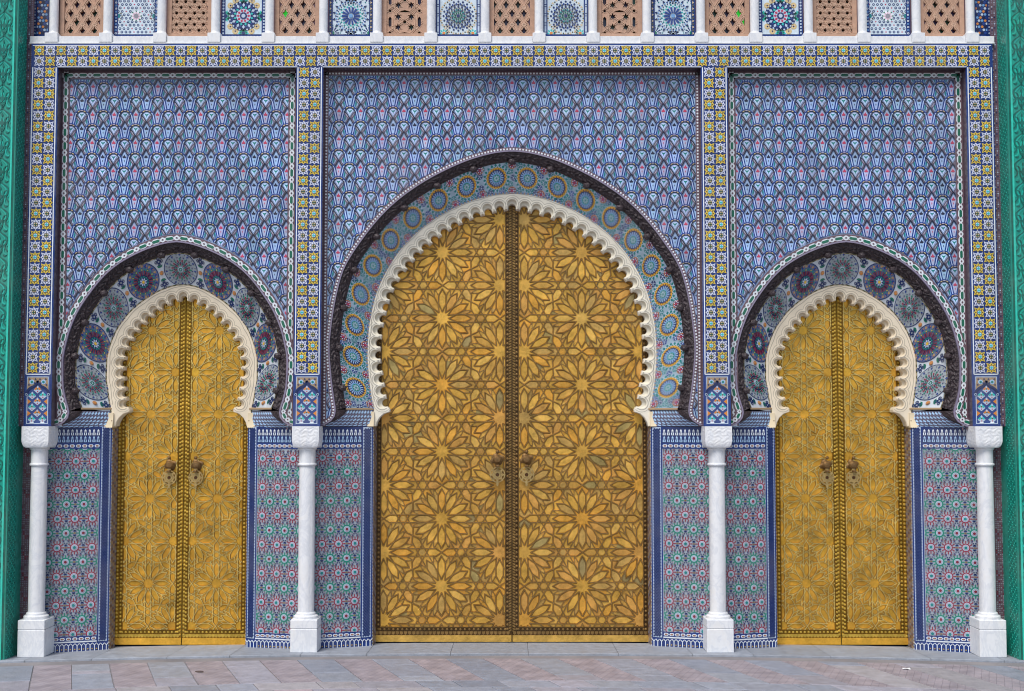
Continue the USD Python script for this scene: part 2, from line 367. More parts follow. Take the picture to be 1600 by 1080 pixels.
SK = 0.39                                                # joints run off at an angle to the wall
def quad(xa, xb, y0, y1, skew, gap=0.006):
    q = []
    for x, y, sx, sy in ((xa, y1, 1, 1), (xb, y1, -1, 1), (xb, y0, -1, -1), (xa, y0, 1, -1)):
        X = x - skew * y
        q.append((X + sx * gap, row_y(X, y) + sy * gap))
    return q
YR = [-0.62, -2.22, -2.66, -3.05, -3.55, -4.1, -4.7]
for r in range(len(YR) - 1):
    y1, y0 = YR[r], YR[r + 1]
    xx = -11.0 - SK * 2
    k = 0
    while xx < 9.5:
        w = 0.555 if r == 0 else float(R.choice([0.5, 0.62, 0.7, 0.85]))
        if r == 0:
            if k % 2 == 0:
                slab(quad(xx, xx + w, y1, y0, SK)[::-1], 0.0, None, 'pink_brick')
            else:
                cuts = sorted(R.uniform(.15, .85, int(R.choice([0, 1, 2]))))
                ed = [y1] + [y1 + (y0 - y1) * c for c in cuts] + [y0]
                for a, b in zip(ed[:-1], ed[1:]):
                    if abs(a - b) > .12: slab(quad(xx, xx + w, a, b, SK)[::-1], float(R.uniform(-.002, .002)), lin(str(R.choice(GREYS))) * R.uniform(.85, 1.1), 'stone')
        else:
            c = lin(str(R.choice(GREYS))) * R.uniform(.85, 1.1)
            if r >= 2 and R.random() < .3: c = lin('#ab9ba0')
            slab(quad(xx, xx + w, y1, y0, SK)[::-1], float(R.uniform(-.002, .002)), c, 'stone')
        xx += w; k += 1
# pale sill that runs along the foot of the gate
sill = thing('pavement_sill', 'pale worn marble sill along the foot of the gate', None, kind='structure')
xs_ = [-8.4]
while xs_[-1] < 8.3: xs_.append(xs_[-1] + float(R.uniform(.9, 1.7)))
for xa, xb in zip(xs_[:-1], xs_[1:]):
    sx_ = np.linspace(xa + .003, xb - .003, 5); fr = row_y(sx_, -0.30) - 0.02; vv, ff = [], []
    for k in range(5):
        for (y, z) in ((fr[k], -.03), (fr[k], 0.010), (fr[k] + .02, 0.018), (.3, 0.018), (1.0, 0.018)): vv.append((sx_[k], y, floor_z(sx_[k], y) + z))
    for k in range(4):
        for a in range(4):
            i, j = k * 5 + a, (k + 1) * 5 + a
            ff += [(i, j, j + 1), (i, j + 1, i + 1)]
    obj('sill_slab', trimesh.Trimesh(np.array(vv), np.array(ff), process=False), 'stone', sill, color=np.tile(lin('#8f959f') * R.uniform(.9, 1.08), (len(vv), 1)))

# ------------------------------------------------------------------ the gate wall
gate = thing('gate_wall', 'tiled palace gate wall framing three horseshoe arches', 'gate')
core = cat([boxmesh(-7.68, 1.05, -.3, 7.68, 1.7, 11.6), boxmesh(-7.68, .36, 9.14, 7.68, 1.0, 9.52)])
solid('wall_core', core, 'brown', 'plaster', gate)
PILS = [-7.405, -3.203, 3.203, 7.405]
for x in PILS:
    solid('pilaster', boxmesh(x - .207, .002, FOOT, x + .207, .40, TOP), lin('#54434e') * .8, 'glazed', gate)
solid('lintel', boxmesh(-7.612, .002, TOP, 7.612, .355, 9.51), lin('#54434e') * .8, 'glazed', gate)
g = Geo()
for x in PILS: g.poly(rect(x - .212, FOOT + .004, x + .212, TOP - .002), C['royal'] * .8, 0.0, -.03)
g.poly(rect(-7.617, TOP, 7.617, 9.513), C['royal'] * .8, 0.0, -.03)
g.build('blue_facing', 'glazed', facade(-.004), gate)
g = Geo()
for x in PILS:
    for s in (-1, 1): g.poly(rect(x + s * .186 - .008, 4.27, x + s * .186 + .008, 9.135), C['white'], .006)
    g.poly(rect(x - .186, 4.262, x + .186, 4.278), C['white'], .006)
xl = [-7.612] + [v for x in PILS[1:3] for v in (x - .186, x + .186)] + [7.612]
g.poly(rect(-7.595, 9.478, 7.595, 9.49), C['white'], .006)
for a, b2 in ((-7.2, -3.4), (-3.0, 3.0), (3.4, 7.2)): g.poly(rect(a, 9.136, b2, 9.147), C['white'], .007)
g.build('white_edging', 'glazed', facade(-.004), gate, kind='stuff')
# star tiles
def star_tile(yellow, c):
    g = Geo(); s = c / 1.0
    strap = lin('#d9bd42') if yellow else lin('#cdd2e4')
    e = c * .487
    g.poly(rect(-e, -e, e, e), C['royal'] * R.uniform(.55, .85), .003, -.002)
    a = np.arange(16) * PI / 8
    rr = np.where(np.arange(16) % 2 == 0, np.where(np.arange(16) % 4 == 0, .495, .64), .375) * c
    g.poly(np.stack([rr * np.cos(a), rr * np.sin(a)], 1), strap, .007)
    for k in range(8):
        r1 = (.40 if k % 2 == 0 else .50) * c
        g.poly(rot([(.27 * c, -.055 * c), (r1, 0), (.27 * c, .055 * c)], k * PI / 4), (C['dark'] if yellow else C['navy']), .010)
    g.poly(circ(.225 * c, 8, ph=PI / 8), C['ink'] if yellow else C['olive'] * .5, .011)
    if yellow:
        g.poly(circ(.18 * c, 8, ph=PI / 8), C['ltblue'] * 1.1, .013)
        g.poly(star(4, .17 * c, .07 * c), C['turq'], .016)
    else:
        for k in range(4): g.poly(circ(.055 * c, 6, .12 * c * math.cos(PI / 4 + k * PI / 2), .12 * c * math.sin(PI / 4 + k * PI / 2)), C['cream'], .014)
        g.poly(star(4, .15 * c, .05 * c), C['green'] * .6, .016)
    return g
def put_star(x, z, k, c):
    y = k % 2 == 0
    g = Geo(); g.add(star_tile(y, c), x, z, R.uniform(.9, 1.08))
    g.build('yellow_star_tile' if y else 'white_star_tile', 'glazed', facade(-.004), gate)
nx = 88; cw = (7.576 + 7.576) / nx
for i in range(nx):
    for j in range(2): put_star(-7.576 + cw * (i + .5), 9.2325 + .171 * j, i + j + 1, .171)
for pi_, x in enumerate(PILS):
    nr = 28; ch = (9.143 - 4.285) / nr
    for i in range(2):
        for j in range(nr): put_star(x - .0865 + .173 * i, 4.285 + ch * (j + .5), i + j + (pi_ % 2), .171)
# niche panels at the foot of each pilaster
def niche(x):
    g = Geo(); z0, z1 = 3.475, 4.255; w = .19
    g.poly(rect(x - w, z0, x + w, z1), lin('#2f4680'), .004)
    for (a, b, c_, d) in ((x - .168, z0 + .02, x - .156, z1 - .02), (x + .156, z0 + .02, x + .168, z1 - .02), (x - .156, z0 + .02, x + .156, z0 + .032), (x - .156, z1 - .032, x + .156, z1 - .02)):
        g.poly(rect(a, b, c_, d), C['pale'], .008)
    def palm(px, pz, col, s=1.0):
        g.poly(np.array([(px - .062 * s, pz - .01), (px - .03 * s, pz - .035), (px, pz - .06), (px + .03 * s, pz - .035), (px + .062 * s, pz - .01), (px + .035 * s, pz + .022), (px, pz + .062), (px - .035 * s, pz + .022)]), C['pale'], .008)
        for sgn in (-1, 1):
            g.poly(np.array([(px + sgn * .012, pz + .045), (px + sgn * .055 * s, pz + .006), (px + sgn * .03 * s, pz - .006), (px + sgn * .012, pz + .012)]), C[col], .012)
        g.poly(circ(.012, 6, px, pz + .012), C['olive'], .013); g.poly(circ(.010, 5, px, pz - .028), C['red'], .013)
    for k in range(6):
        z = z0 + .095 + k * .092
        col = 'turq' if k % 2 == 0 else 'orange'
        if k % 2 == 0 and k < 5: cols = [x - .083, x + .083]
        elif k == 5: cols = [x]
        else: cols = [x]
        for px in cols: palm(px, z, col)
        if k % 2 == 1 and k < 5:
            for s in (-1, 1): g.poly(np.array([(x + s * .155, z - .045), (x + s * .155, z + .04), (x + s * .10, z)]), C['orange'], .008)
    for s in (-1, 1):
        g.poly(np.array([(x + s * .045, z0 + .035), (x + s * .12, z0 + .035), (x + s * .10, z0 + .055), (x + s * .065, z0 + .055)]), C['white'], .009)
    arcp = [(x - .172, z1 - .30), (x - .155, z1 - .24), (x - .11, z1 - .195), (x - .045, z1 - .16), (x, z1 - .085)]
    for sgn in (1, -1):
        q = [(x + sgn * (a - x), b) for a, b in arcp]
        reg = Polygon(q + [(x + sgn * 0.0, z1 - .035), (x - sgn * .153, z1 - .035)]).buffer(0)
        g.geom(reg, C['tan'] * .9, .010)
        g.poly(ribbon(q, .035, 9), C['navy'] * .8, .015)
        g.poly(circ(.038, 9, x - sgn * .09, z1 - .105), C['ltblue'], .014); g.poly(circ(.022, 6, x - sgn * .09, z1 - .105), C['teal'], .018)
        for (a, b) in ((.035, .06), (.125, .06), (.135, .15), (.05, .12)):
            g.poly(star(4, .02, .009, cx=x - sgn * a, cy=z1 - b), C['navy'], .014)
        g.poly(circ(.02, 10, x + sgn * .172, z1 - .30), C['pale'], .018); g.poly(circ(.011, 8, x + sgn * .172, z1 - .30), C['navy'], .022)
    return g
for x in PILS: niche(x).build('niche_panel', 'glazed', facade(-.004), gate)

# ---- spandrels: tulip mosaic
TW, TR = 0.3455, 0.2275
C['strand'], C['ice'], C['blush'], C['butter'], C['line'] = lin('#5f566a'), lin('#bdd2f4'), lin('#b9aebc'), lin('#c9b27a'), lin('#153a82')
def tulip(flower, bg):
    def f(add):
        s = TW
        A = lambda pts: [(a * s, b * s) for a, b in pts]
        h = .002
        add(A([(-.11, -.05), (-.05, -.38), (0, -.47), (.05, -.38), (.11, -.05), (.06, .10), (0, .22), (-.06, .10)]), bg, h * 1.2)
        add(A([(0, .13), (-.035, .05), (-.095, .005), (-.05, -.05), (0, -.04), (.05, -.05), (.095, .005), (.035, .05)]), flower, h * 3)
        add(A([(0, -.12), (-.018, -.17), (0, -.24), (.018, -.17)]), flower, h * 3)
        for q in (-1, 1):
            B = lambda pts: A([(q * a, b) for a, b in pts])
            # the tulip's petals: white, blue and green between dark lines
            add(ribbon(B([(.175, .04), (.145, -.05), (.115, -.20), (.08, -.36), (.035, -.47)]), .048 * s, 8), 'line', h * 4)
            add(ribbon(B([(.215, .02), (.18, -.10), (.155, -.24), (.12, -.38), (.09, -.46)]), .062 * s, 8), 'ice', h * 1.5)
            add(ribbon(B([(.245, -.06), (.222, -.15), (.195, -.28), (.165, -.40), (.14, -.47)]), .048 * s, 8), 'line', h * 3.4)
            add(ribbon(B([(.25, -.22), (.225, -.36), (.20, -.46)]), .04 * s), 'sky', h * 1.2)
            add(A([(q * .29, -.17), (q * .238, -.31), (q * .255, -.45), (q * .31, -.32)]), 'teal', h * 3)
            add(ribbon(B([(.32, -.14), (.345, -.30), (.315, -.44)]), .030 * s), 'ltblue', h * 1.8)
            # strands crossing above the flower: down round it, up round the fan
            add(ribbon(B([(0, .335), (.045, .29), (.095, .19), (.15, .10), (.225, .03)]), .044 * s, 8), 'ink', h * 5)
            add(ribbon(B([(.03, .36), (.10, .29), (.155, .20), (.21, .13), (.27, .08)]), .036 * s, 8), 'strand', h * 4.4)
            add(ribbon(B([(0, .335), (-.04, .385), (-.085, .455), (-.16, .57), (-.225, .615)]), .044 * s, 8), 'ink' if q > 0 else 'strand', h * 5.4 if q > 0 else h * 4.6)
            add(ribbon(B([(.03, .325), (.10, .35), (.17, .43), (.205, .50), (.245, .56)]), .038 * s, 8), 'strand', h * 4.8)
            add(ribbon(B([(.07, .365), (.115, .42), (.15, .48), (.20, .565)]), .05 * s, 6), 'blush', h * 1.4)
            add(ribbon(B([(.055, .31), (.11, .235), (.17, .15)]), .04 * s), 'blush', h * 1.4)
        cy = -.70
        arc = lambda r, w, a0, a1, n=9: ribbon([(r * s * math.cos(t), cy * s + r * s * math.sin(t)) for t in np.radians(np.linspace(a0, a1, n))], w * s, n)
        add(np.array(A([(-.15, -.64), (-.09, -.555), (0, -.53), (.09, -.555), (.15, -.64), (.06, -.78), (0, -.88), (-.06, -.78)])), 'ice', h * 1.0)
        bow = lambda p, w, h_, c, n=13: add(ribbon(A([(-x, y) for x, y in p] + [(0, p[-1][1] + .02)][:0] + [(x, y) for x, y in p[::-1]]), w * s, n), c, h_)
        bow([(.335, -.62), (.25, -.53), (.14, -.452), (.05, -.42)], .050, h * 6, 'line', 15)
        bow([(.268, -.74), (.215, -.615), (.125, -.525), (.045, -.497)], .042, h * 5.8, 'ink', 15)
        add(ribbon(A([(-.055, -.458), (.055, -.458)]), .036 * s), 'blush', h * 6.2)
        for q in (-1, 1):
            add(ribbon(A([(q * .095, -.472), (q * .17, -.525)]), .036 * s), 'butter', h * 6.2)
            add(ribbon(A([(q * .235, -.585), (q * .285, -.645)]), .034 * s), 'ice', h * 6.2)
        add(A([(-.10, -.60), (-.06, -.675), (-.025, -.69), (0, -.80), (.025, -.69), (.06, -.675), (.10, -.60), (0, -.635)]), 'teal', h * 3)
    return pieces_of(f)
U_RED, U_INK = tulip('red', lin('#adb4d2')), tulip('ink', lin('#9bb8de'))
for b in BAYS:
    out = b['outf']
    zb = 3.452
    reg = Polygon([(b['x0'], zb), (b['x0'], TOP), (b['x1'], TOP), (b['x1'], zb)])
    cut = Polygon(np.vstack([out.P, [(out.P[-1, 0], zb - .5), (out.P[0, 0], zb - .5)]])).buffer(0)
    reg = reg.difference(cut)
    b['panel'] = reg
    sl = Geo(); sl.geom(reg, lin('#90a8cc'), 0.0, -.06)
    sl.build('spandrel_slab', 'glazed', facade(YP), gate)
    brd = .135 if b['side'] else .07
    gl, gr = {'left': (.006, .042), 'middle': (.006, .006), 'right': (.042, .006)}[b['pos']]; bw = .124 if b['side'] else .062
    inner = sbox(b['x0'] + gl + bw, 3.4, b['x1'] - gr - bw, TOP - .014 - bw)
    rim = Polygon(np.vstack([out.P, [(out.P[-1, 0], 2.5), (out.P[0, 0], 2.5)]])).buffer(0).buffer(.14 if b['side'] else .065)
    fld = reg.intersection(inner).difference(rim)
    spots = []
    n = int((b['x1'] - b['x0']) / TW / 2) + 2
    zt = TOP - (.25 if b['side'] else .19)
    for r in range(-2, 28):
        for k in range(-n, n + 1):
            spots.append((b['ax'] * (0 if not b['side'] else 1) + (k + (.5 if r % 2 else 0)) * TW, zt - r * TR, r % 2))
    fill(fld, U_RED, spots, [U_INK], tint=.085).build('tulip_mosaic', 'glazed', facade(YP - .004), gate, kind='stuff')
    # borders
    g = Geo(); w0 = .052
    gl, gr = {'left': (.006, .042), 'middle': (.006, .006), 'right': (.042, .006)}[b['pos']]
    x0, x1 = b['x0'] + gl, b['x1'] - gr
    zt2 = TOP - .010
    edge = [Path(np.array([(x0, 3.46), (x0, zt2)])), Path(np.array([(x0, zt2), (x1, zt2)])), Path(np.array([(x1, zt2), (x1, 3.46)]))]
    arcp = Path(out.at(out.s))
    for q in (rect(b['x0'], 3.456, x0 - .002, TOP), rect(x1 + .002, 3.456, b['x1'], TOP), rect(x0 - .002, zt2 + .002, x1 + .002, TOP)): g.geom(Polygon(q).intersection(reg), C['brown'] * .8, .008)
    def strip(path, off0, off1, col, h):
        n = max(2, int(path.L / .08)); s = np.linspace(0, path.L, n)
        g.poly(np.vstack([path.at(s, off0), path.at(s, off1)[::-1]]), C[col] if isinstance(col, str) else col, h)
    if b['side']:
        def chain(path, sgn, up=0.0):
            c0 = .058 * sgn
            strip(path, 0, .118 * sgn, C['brown'] * .9, .010 + up)
            strip(path, c0 - .038, c0 + .038, C['white'] * .95, .016 + up)
            n = max(1, round(path.L / .215)); st = path.L / n
            for k in range(n):
                s0 = (k + .5) * st
                q = np.array([(-.062, 0), (-.045, .020), (.045, .020), (.062, 0), (.045, -.020), (-.045, -.020)])
                g.poly(path.at(s0 + q[:, 0], c0 + q[:, 1]), C['green'] * .9, .022 + up, .008)
                q = np.array([(-.018, 0), (0, .014), (.018, 0), (0, -.014)])
                g.poly(path.at(s0 + st / 2 + q[:, 0], c0 + q[:, 1]), C['brown'] * .7, .022 + up, .008)
                for e in (-1, 1):
                    for d in (-.05, .05):
                        q = np.array([(-.03, 0), (.03, 0), (0, -.020 * e)])
                        g.poly(path.at(s0 + st / 2 + d * .8 + q[:, 0], c0 + e * .040 + q[:, 1]), C['brown'] * .9, .020 + up, .008)
        for e in edge: chain(e, -1)
        chain(arcp, 1, .017)
        strip(arcp, -.012, .012, C['mauve'], .044)
    else:
        def beads(path, sgn, up=0.0):
            strip(path, 0, .056 * sgn, C['brown'], .010 + up)
            n = int(path.L / .05)
            for k in range(n):
                s0 = (k + .5) * path.L / n
                q = circ(.0155, 6)
                g.poly(path.at(s0 + q[:, 0], .028 * sgn + q[:, 1]), C['white'], .017 + up)
        for e in edge: beads(e, -1)
        beads(arcp, 1, .010)
        strip(arcp, -.012, .010, C['mauve'], .032)
    g.build('panel_border', 'glazed', facade(YP - .006), gate, kind='stuff')
# side strips between the frame and the green piers
def speckle(u0, v0, u1, v1, cols, step=.045):
    g = Geo(); g.poly(rect(u0, v0, u1, v1), C['brown'] * .85, 0.0, -.03)
    nu, nv = max(1, int((u1 - u0) / step)), max(1, int((v1 - v0) / step))
    for i in range(nu):
        for j in range(nv):
            c = C[cols[(i * 2 + j * 3 + (i * j) % 5) % len(cols)]] * R.uniform(.8, 1.1)
            g.poly(star(4, step * .46, step * .26, PI / 4 if (i + j) % 2 else PI / 2, u0 + (i + .5) * (u1 - u0) / nu, v0 + (j + .5) * (v1 - v0) / nv), c, .004)
    return g
for s in (-1, 1):
    xa, xb = sorted((s * 7.618, s * 7.74))
    speckle(xa, 3.46, xb, 11.2, ['pale', 'mauve', 'navy', 'brown', 'mauve'], .034).build('edge_mosaic', 'glazed', facade(.05), gate, kind='stuff')
    xa, xb = sorted((s * 7.34, s * 7.76))
    speckle(xa, -.15, xb, 3.46, ['mauve', 'gray', 'brown', 'mauve', 'maroon', 'gray'], .032).build('edge_mosaic', 'glazed', facade(.27), gate, kind='stuff')

# ------------------------------------------------------------------ the three gateways
def ruled(A, B, ya, yb):
    """map of the band between two arches: (arc length on A, t from 0 at A to 1 at B, height)"""
    def mp(u, v, h):
        s = u / A.L
        def P(s, v):
            a, b_ = A.at(s * A.L), B.at(s * B.L)
            return np.stack([a[:, 0] * (1 - v) + b_[:, 0] * v, ya * (1 - v) + yb * v, a[:, 1] * (1 - v) + b_[:, 1] * v], 1)
        p = P(s, v); e = 1e-3
        ds = P(np.clip(s + e, 0, 1), v) - P(np.clip(s - e, 0, 1), v); dt = P(s, v + e) - P(s, v - e)
        n = np.cross(ds, dt); n /= np.linalg.norm(n, axis=1, keepdims=True) + 1e-12
        n *= np.where(n[:, 1:2] > 0, -1, 1)
        return p + n * h[:, None]
    return mp
def sheet(mp, u0, u1, nu, v0, v1, nv, h=None):
    u, v = np.meshgrid(np.linspace(u0, u1, nu), np.linspace(v0, v1, nv), indexing='ij')
    hh = np.zeros(u.size) if h is None else h(u.ravel(), v.ravel())
    p = mp(u.ravel(), v.ravel(), hh)
    i, j = np.meshgrid(np.arange(nu - 1), np.arange(nv - 1), indexing='ij')
    q = np.stack([i * nv + j, i * nv + j + 1, (i + 1) * nv + j + 1, (i + 1) * nv + j], -1).reshape(-1, 4)
    f = np.vstack([q[:, [0, 1, 2]], q[:, [0, 2, 3]]])
    return trimesh.Trimesh(p, f, process=False)
C['mist'], C['slate'] = lin('#98a3a8'), lin('#5f6b8c')
PALE_MED = [('disc', 1, 'navy'), ('disc', .95, 'mist'), ('kite', 12, .76, .93, .050, 'royal'), ('tri', 24, .80, .90, .035, 'strand', .25), ('kite', 12, .62, .78, .05, 'gray', .5),
    ('dot', 24, .66, .72, .03, 'navy', .25), ('star5', 12, .54, .66, .05, 'jade'), ('blade', 12, .42, .55, .036, 'crimson', .5), ('dot', 12, .46, .53, .03, 'green'), ('kite', 24, .33, .43, .020, 'navy', .25),
    ('dot', 8, .24, .33, .04, 'crimson'), ('kite', 8, .22, .34, .03, 'jade', .5), ('disc', .15, 'pale'), ('kite', 8, .03, .14, .035, 'green')]
RICH_MED = [('disc', 1, 'navy'), ('disc', .95, 'slate'), ('kite', 12, .72, .92, .085, 'royal'), ('kite', 12, .74, .92, .070, 'tan', .5), ('dot', 24, .82, .88, .035, 'orange', .25), ('tri_in', 12, .62, .76, .07, 'teal'),
    ('kite', 12, .56, .74, .06, 'jade', .5), ('dot', 12, .62, .69, .03, 'yellow', .5), ('blade', 24, .36, .58, .024, 'crimson'), ('blade', 12, .38, .56, .014, 'navy', .25),
    ('disc', .34, 'navy'), ('dot', 12, .23, .33, .045, 'jade'), ('kite', 8, .06, .24, .05, 'pale'), ('disc', .08, 'yellow')]
C['gold'], C['jade'], C['crimson'] = lin('#dba632'), lin('#158370'), lin('#8f2840')
CEN_MED = [('disc', 1.04, 'pale'), ('kite', 20, .82, 1.08, .110, 'teal'), ('tri_in', 20, .77, .90, .07, 'green', .5),
    ('disc', .79, 'gold'), ('kite', 20, .62, .74, .055, 'ink'), ('disc', .63, 'navy'), ('blade', 18, .26, .56, .042, 'ltblue'),
    ('disc', .36, 'sky'), ('disc', .29, 'jade'), ('kite', 8, .05, .26, .05, 'pale')]
C['jade'] = lin('#14806e')
FLOWER = [('disc', 1, 'orange'), ('disc', .82, 'navy'), ('dot', 6, .42, .74, .1, 'white'), ('dot', 6, .46, .72, .1, 'red', .5), ('disc', .3, 'red')]
def small_flower(col, r): return rosette([('disc', 1, col), ('dot', 5, .44, .86, .1, 'pale'), ('disc', .26, 'pale')], r, .0025)
RED_ROS = [('wedge', 12, .42, .92, .074, 'crimson'), ('disc', .54, 'crimson'), ('disc', .41, 'pale'), ('disc', .33, 'gray'), ('disc', .26, 'pale'), ('disc', .20, 'teal')]
GRN_ROS = [('wedge', 12, .44, .94, .085, 'jade'), ('disc', .58, 'jade'), ('disc', .41, 'pale'), ('disc', .33, 'gray'), ('disc', .26, 'pale'), ('disc', .19, 'maroon')]
RX, RZ, RR = .262, .2265, .128
def pier_field(add):
    """small pieces between the rosettes (unit at one rosette)"""
    for k in range(12):
        a = k * PI / 6 + PI / 12
        add(rot([(.112, -.010), (.146, -.005), (.146, .005), (.112, .010)], a), 'royal', .005)
    for (x, z) in ((RX / 2, 0), (-RX / 2, 0)):
        add(np.array([(x - .024, z), (x, z - .016), (x + .024, z), (x, z + .016)]), 'tan', .006)
        for e in (-1, 1): add(np.array([(x - .017, z + e * .048), (x + .017, z + e * .048), (x, z + e * .024)]), 'navy', .006)
    for sx in (-1, 1):
        for sz in (-1, 1):
            add(star(5, .022, .011, cx=sx * .088, cy=sz * .118), 'brown', .0062)
            add(star(5, .020, .010, cx=sx * .042, cy=sz * .150), 'gray', .007)
            add(circ(.010, 5, sx * .115, sz * .070), 'navy', .007)
U_FIELD = pieces_of(pier_field)
def wallmap(P0, P1):
    """plan line P0 -> P1 (x, y): u along it, v up, h to the front"""
    P0, P1 = np.array(P0, float), np.array(P1, float); d = (P1 - P0); L = np.linalg.norm(d); d /= L
    n = np.array([d[1], -d[0]]); n *= -1 if n[1] > 0 else 1
    return L, (lambda u, v, h: np.stack([P0[0] + d[0] * u + n[0] * h, P0[1] + d[1] * u + n[1] * h, v], 1))
NAMES = {'left': 'left gilded door', 'middle': 'tall central bronze door', 'right': 'right gilded door'}
for b in BAYS:
    side, ax = b['side'], b['ax']
    ga = thing('horseshoe_gateway', {'left': 'smaller horseshoe archway with round medallions at the left, by the left green pier',
        'middle': 'largest horseshoe archway with blue star mosaic band round the tall central door', 'right': 'smaller horseshoe archway with round medallions at the right, by the right green pier'}[b['pos']], 'archway')
    A, Bw, O = b['inn'], b['wht'], b['out']
    # brown carved arch
    mpb = ruled(O, A, YP - .012, YB)
    L = O.L
    def carve(u, v):
        rl = .03 * np.sin(PI * np.clip(v, 0, 1)) ** .6
        pat = np.sin(u * 48 + 2.6 * np.sin(v * 8 + u * 9)) * np.sin(v * 11 + 1.8 * np.sin(u * 24))
        return rl + .013 * np.clip(pat * 2.2, -1, 1) * np.clip(np.sin(PI * v) * 2.5 - .5, 0, 1)
    obj('carved_arch', sheet(mpb, 0, L, int(L / .011), 0, 1, 24, carve), 'carved_wood', ga, smooth=60)
    nk = 12 if side else 17
    for k in range(nk):
        u = L * (k + .5) / nk
        c = mpb(np.array([u]), np.array([.82]), np.array([.045]))[0]
        kn = trimesh.creation.icosphere(2, 1.0); v = kn.vertices
        v = v * (1 + .16 * np.sin(6 * np.arctan2(v[:, 0], v[:, 2]))[:, None] * (1 - np.abs(v[:, 1:2]))) * (.066, .06, .055)
        obj('carved_knob', trimesh.Trimesh(v + c, kn.faces, process=False), 'carved_wood', ga, smooth=True)
    # medallion band
    Bs = b['whs']; mp = ruled(A, Bs, YB, YW)
    bs = sheet(mp, 0, A.L, 160, 0, 1, 6)
    solid('band_ground', bs, lin('#c6ced4') if side else lin('#9db4c4'), 'glazed', ga, smooth=True)
    mid = Path(np.stack([(A.at(A.L * t) + Bw.at(Bw.L * t)) / 2 for t in np.linspace(0, 1, 241)]))
    wid = lambda s: 1.06 * np.linalg.norm(A.at(s * A.L) - Bs.at(s * Bs.L), axis=-1)
    def put(geo, s01, t, name, kind=None, turn=0.0):
        """lays a rosette on the band at (s, t) keeping it round"""
        a = geo.arrays(); w = float(wid(np.array([s01]))[0]); p2 = rot(a[0], turn)
        loc = A.L / float(mid.L)
        # local stretch: length per unit of u at this t
        pa = mp(np.array([s01 * A.L - .01, s01 * A.L + .01]), np.array([t, t]), np.zeros(2)); k = .02 / np.linalg.norm(pa[1] - pa[0])
        v = mp(s01 * A.L + p2[:, 0] * k, t + p2[:, 1] / w, a[1] + .004)
        return v, a[2], a[3]
    def one(geo, s01, t, name, turn=0.0):
        v, f, c = put(geo, s01, t, name, turn=turn); v0, v1, v2 = v[f[:, 0]], v[f[:, 1]], v[f[:, 2]]
        obj(name, (v, f[:, ::-1]), 'glazed', ga, color=c)
    def many(items, name):
        V, F, Cc, n = [], [], [], 0
        for geo, s, t, tn in items:
            v, f, c = put(geo, s, t, name, turn=tn); V.append(v); F.append(f[:, ::-1] + n); Cc.append(c); n += len(v)
        if V: obj(name, (np.vstack(V), np.vstack(F)), 'glazed', ga, color=np.vstack(Cc), kind='stuff')
    if side:
        nm, rad = 9, .274
        s_of = lambda k: .5 + (k - 4) * (.4975 - rad / A.L * .98) / 4.28
        for k in range(nm):
            one(rosette(PALE_MED if k % 2 == 0 else RICH_MED, rad, .0022), s_of(k), .5, 'medallion')
        gold = rosette([('disc', 1, 'orange'), ('disc', .8, 'tan'), ('disc', .5, 'orange')], .032, .008)
        it, lf, kn = [], [], []
        leaf = Geo(); 
        for a in (-50, 0, 50): leaf.poly(rot([(0, 0), (.028, -.014), (.062, 0), (.028, .014)], math.radians(90 + a)), C['green'], .004)
        knot = Geo()
        for (a, r) in ((0, .036), (PI / 4, .026)):
            sq = LineString(np.vstack([circ(r, 4, ph=a), circ(r, 4, ph=a)[:1]])).buffer(.0055); knot.geom(sq, C['navy'], .004 + .002 * (a > 0))
        for k in range(4): knot.geom(LineString(np.vstack([circ(.02, 8, .044 * math.cos(k * PI / 2), .044 * math.sin(k * PI / 2)), circ(.02, 8, .044 * math.cos(k * PI / 2), .044 * math.sin(k * PI / 2))[:1]])).buffer(.0045), C['navy'], .008)
        half = (s_of(1) - s_of(0)) / 2
        for k in range(nm + 1):
            s = s_of(k) - half if k < nm else s_of(nm - 1) + half
            it.append((gold, s, .5, 0))
            for t, up in ((.19, -1), (.81, 1)):
                lf.append((leaf, s, .5 + up * .17, 0 if up > 0 else PI)); kn.append((knot, s, .5 + up * .36, 0))
        many(it, 'gold_boss'); many(lf, 'green_leaf'); many(kn, 'blue_knot')
        eg = Geo()
        for t0, t1 in ((0.0, .03), (.965, 1.0)):
            n = 120; u = np.linspace(0, A.L, n)
            for k in range(n - 1): eg.poly(np.array([(u[k], t0), (u[k + 1], t0), (u[k + 1], t1), (u[k], t1)]), C['cream'] * .6 if k % 2 else C['olive'] * .9, .006)
    else:
        nm, rad = 20, .205
        s_of = lambda k: .5 + (k - 9.5) * (.4975 - rad / A.L * .95) / 9.75
        for k in range(nm): one(rosette(CEN_MED, rad, .002), s_of(k), .46, 'medallion')
        fa = [small_flower('navy', .047), small_flower('royal', .044), small_flower('teal', .044)]
        it = []; n = int(A.L / .104)
        for i in range(n):
            for j in range(5):
                s, t = (i + .5 * (j % 2) + .25) / n, .08 + j * .205
                d = min(math.hypot((s - s_of(k)) * mid.L, (t - .46) * .49) for k in range(nm))
                if d > rad * 1.08: it.append((fa[(0, 2, 1, 2)[(i + j * 2) % 4]], s, t, 0))
        many(it, 'flower_mosaic')
        half = (s_of(1) - s_of(0)) / 2; fl = rosette(FLOWER, .060, .0035); it = []
        for k in range(nm + 1):
            s = s_of(k) - half if k < nm else s_of(nm - 1) + half
            it += [(fl, s, .90, 0), (fl, s, .08, .3)]
        many(it, 'orange_flower_mosaic')
        eg = Geo(); n = 330; u = np.linspace(0, A.L, n)
        for k in range(n - 1): eg.poly(np.array([(u[k], .955), (u[k + 1], .955), (u[k + 1], 1.0), (u[k], 1.0)]), C['tan'] if k % 2 else C['sky'] * .7, .008)
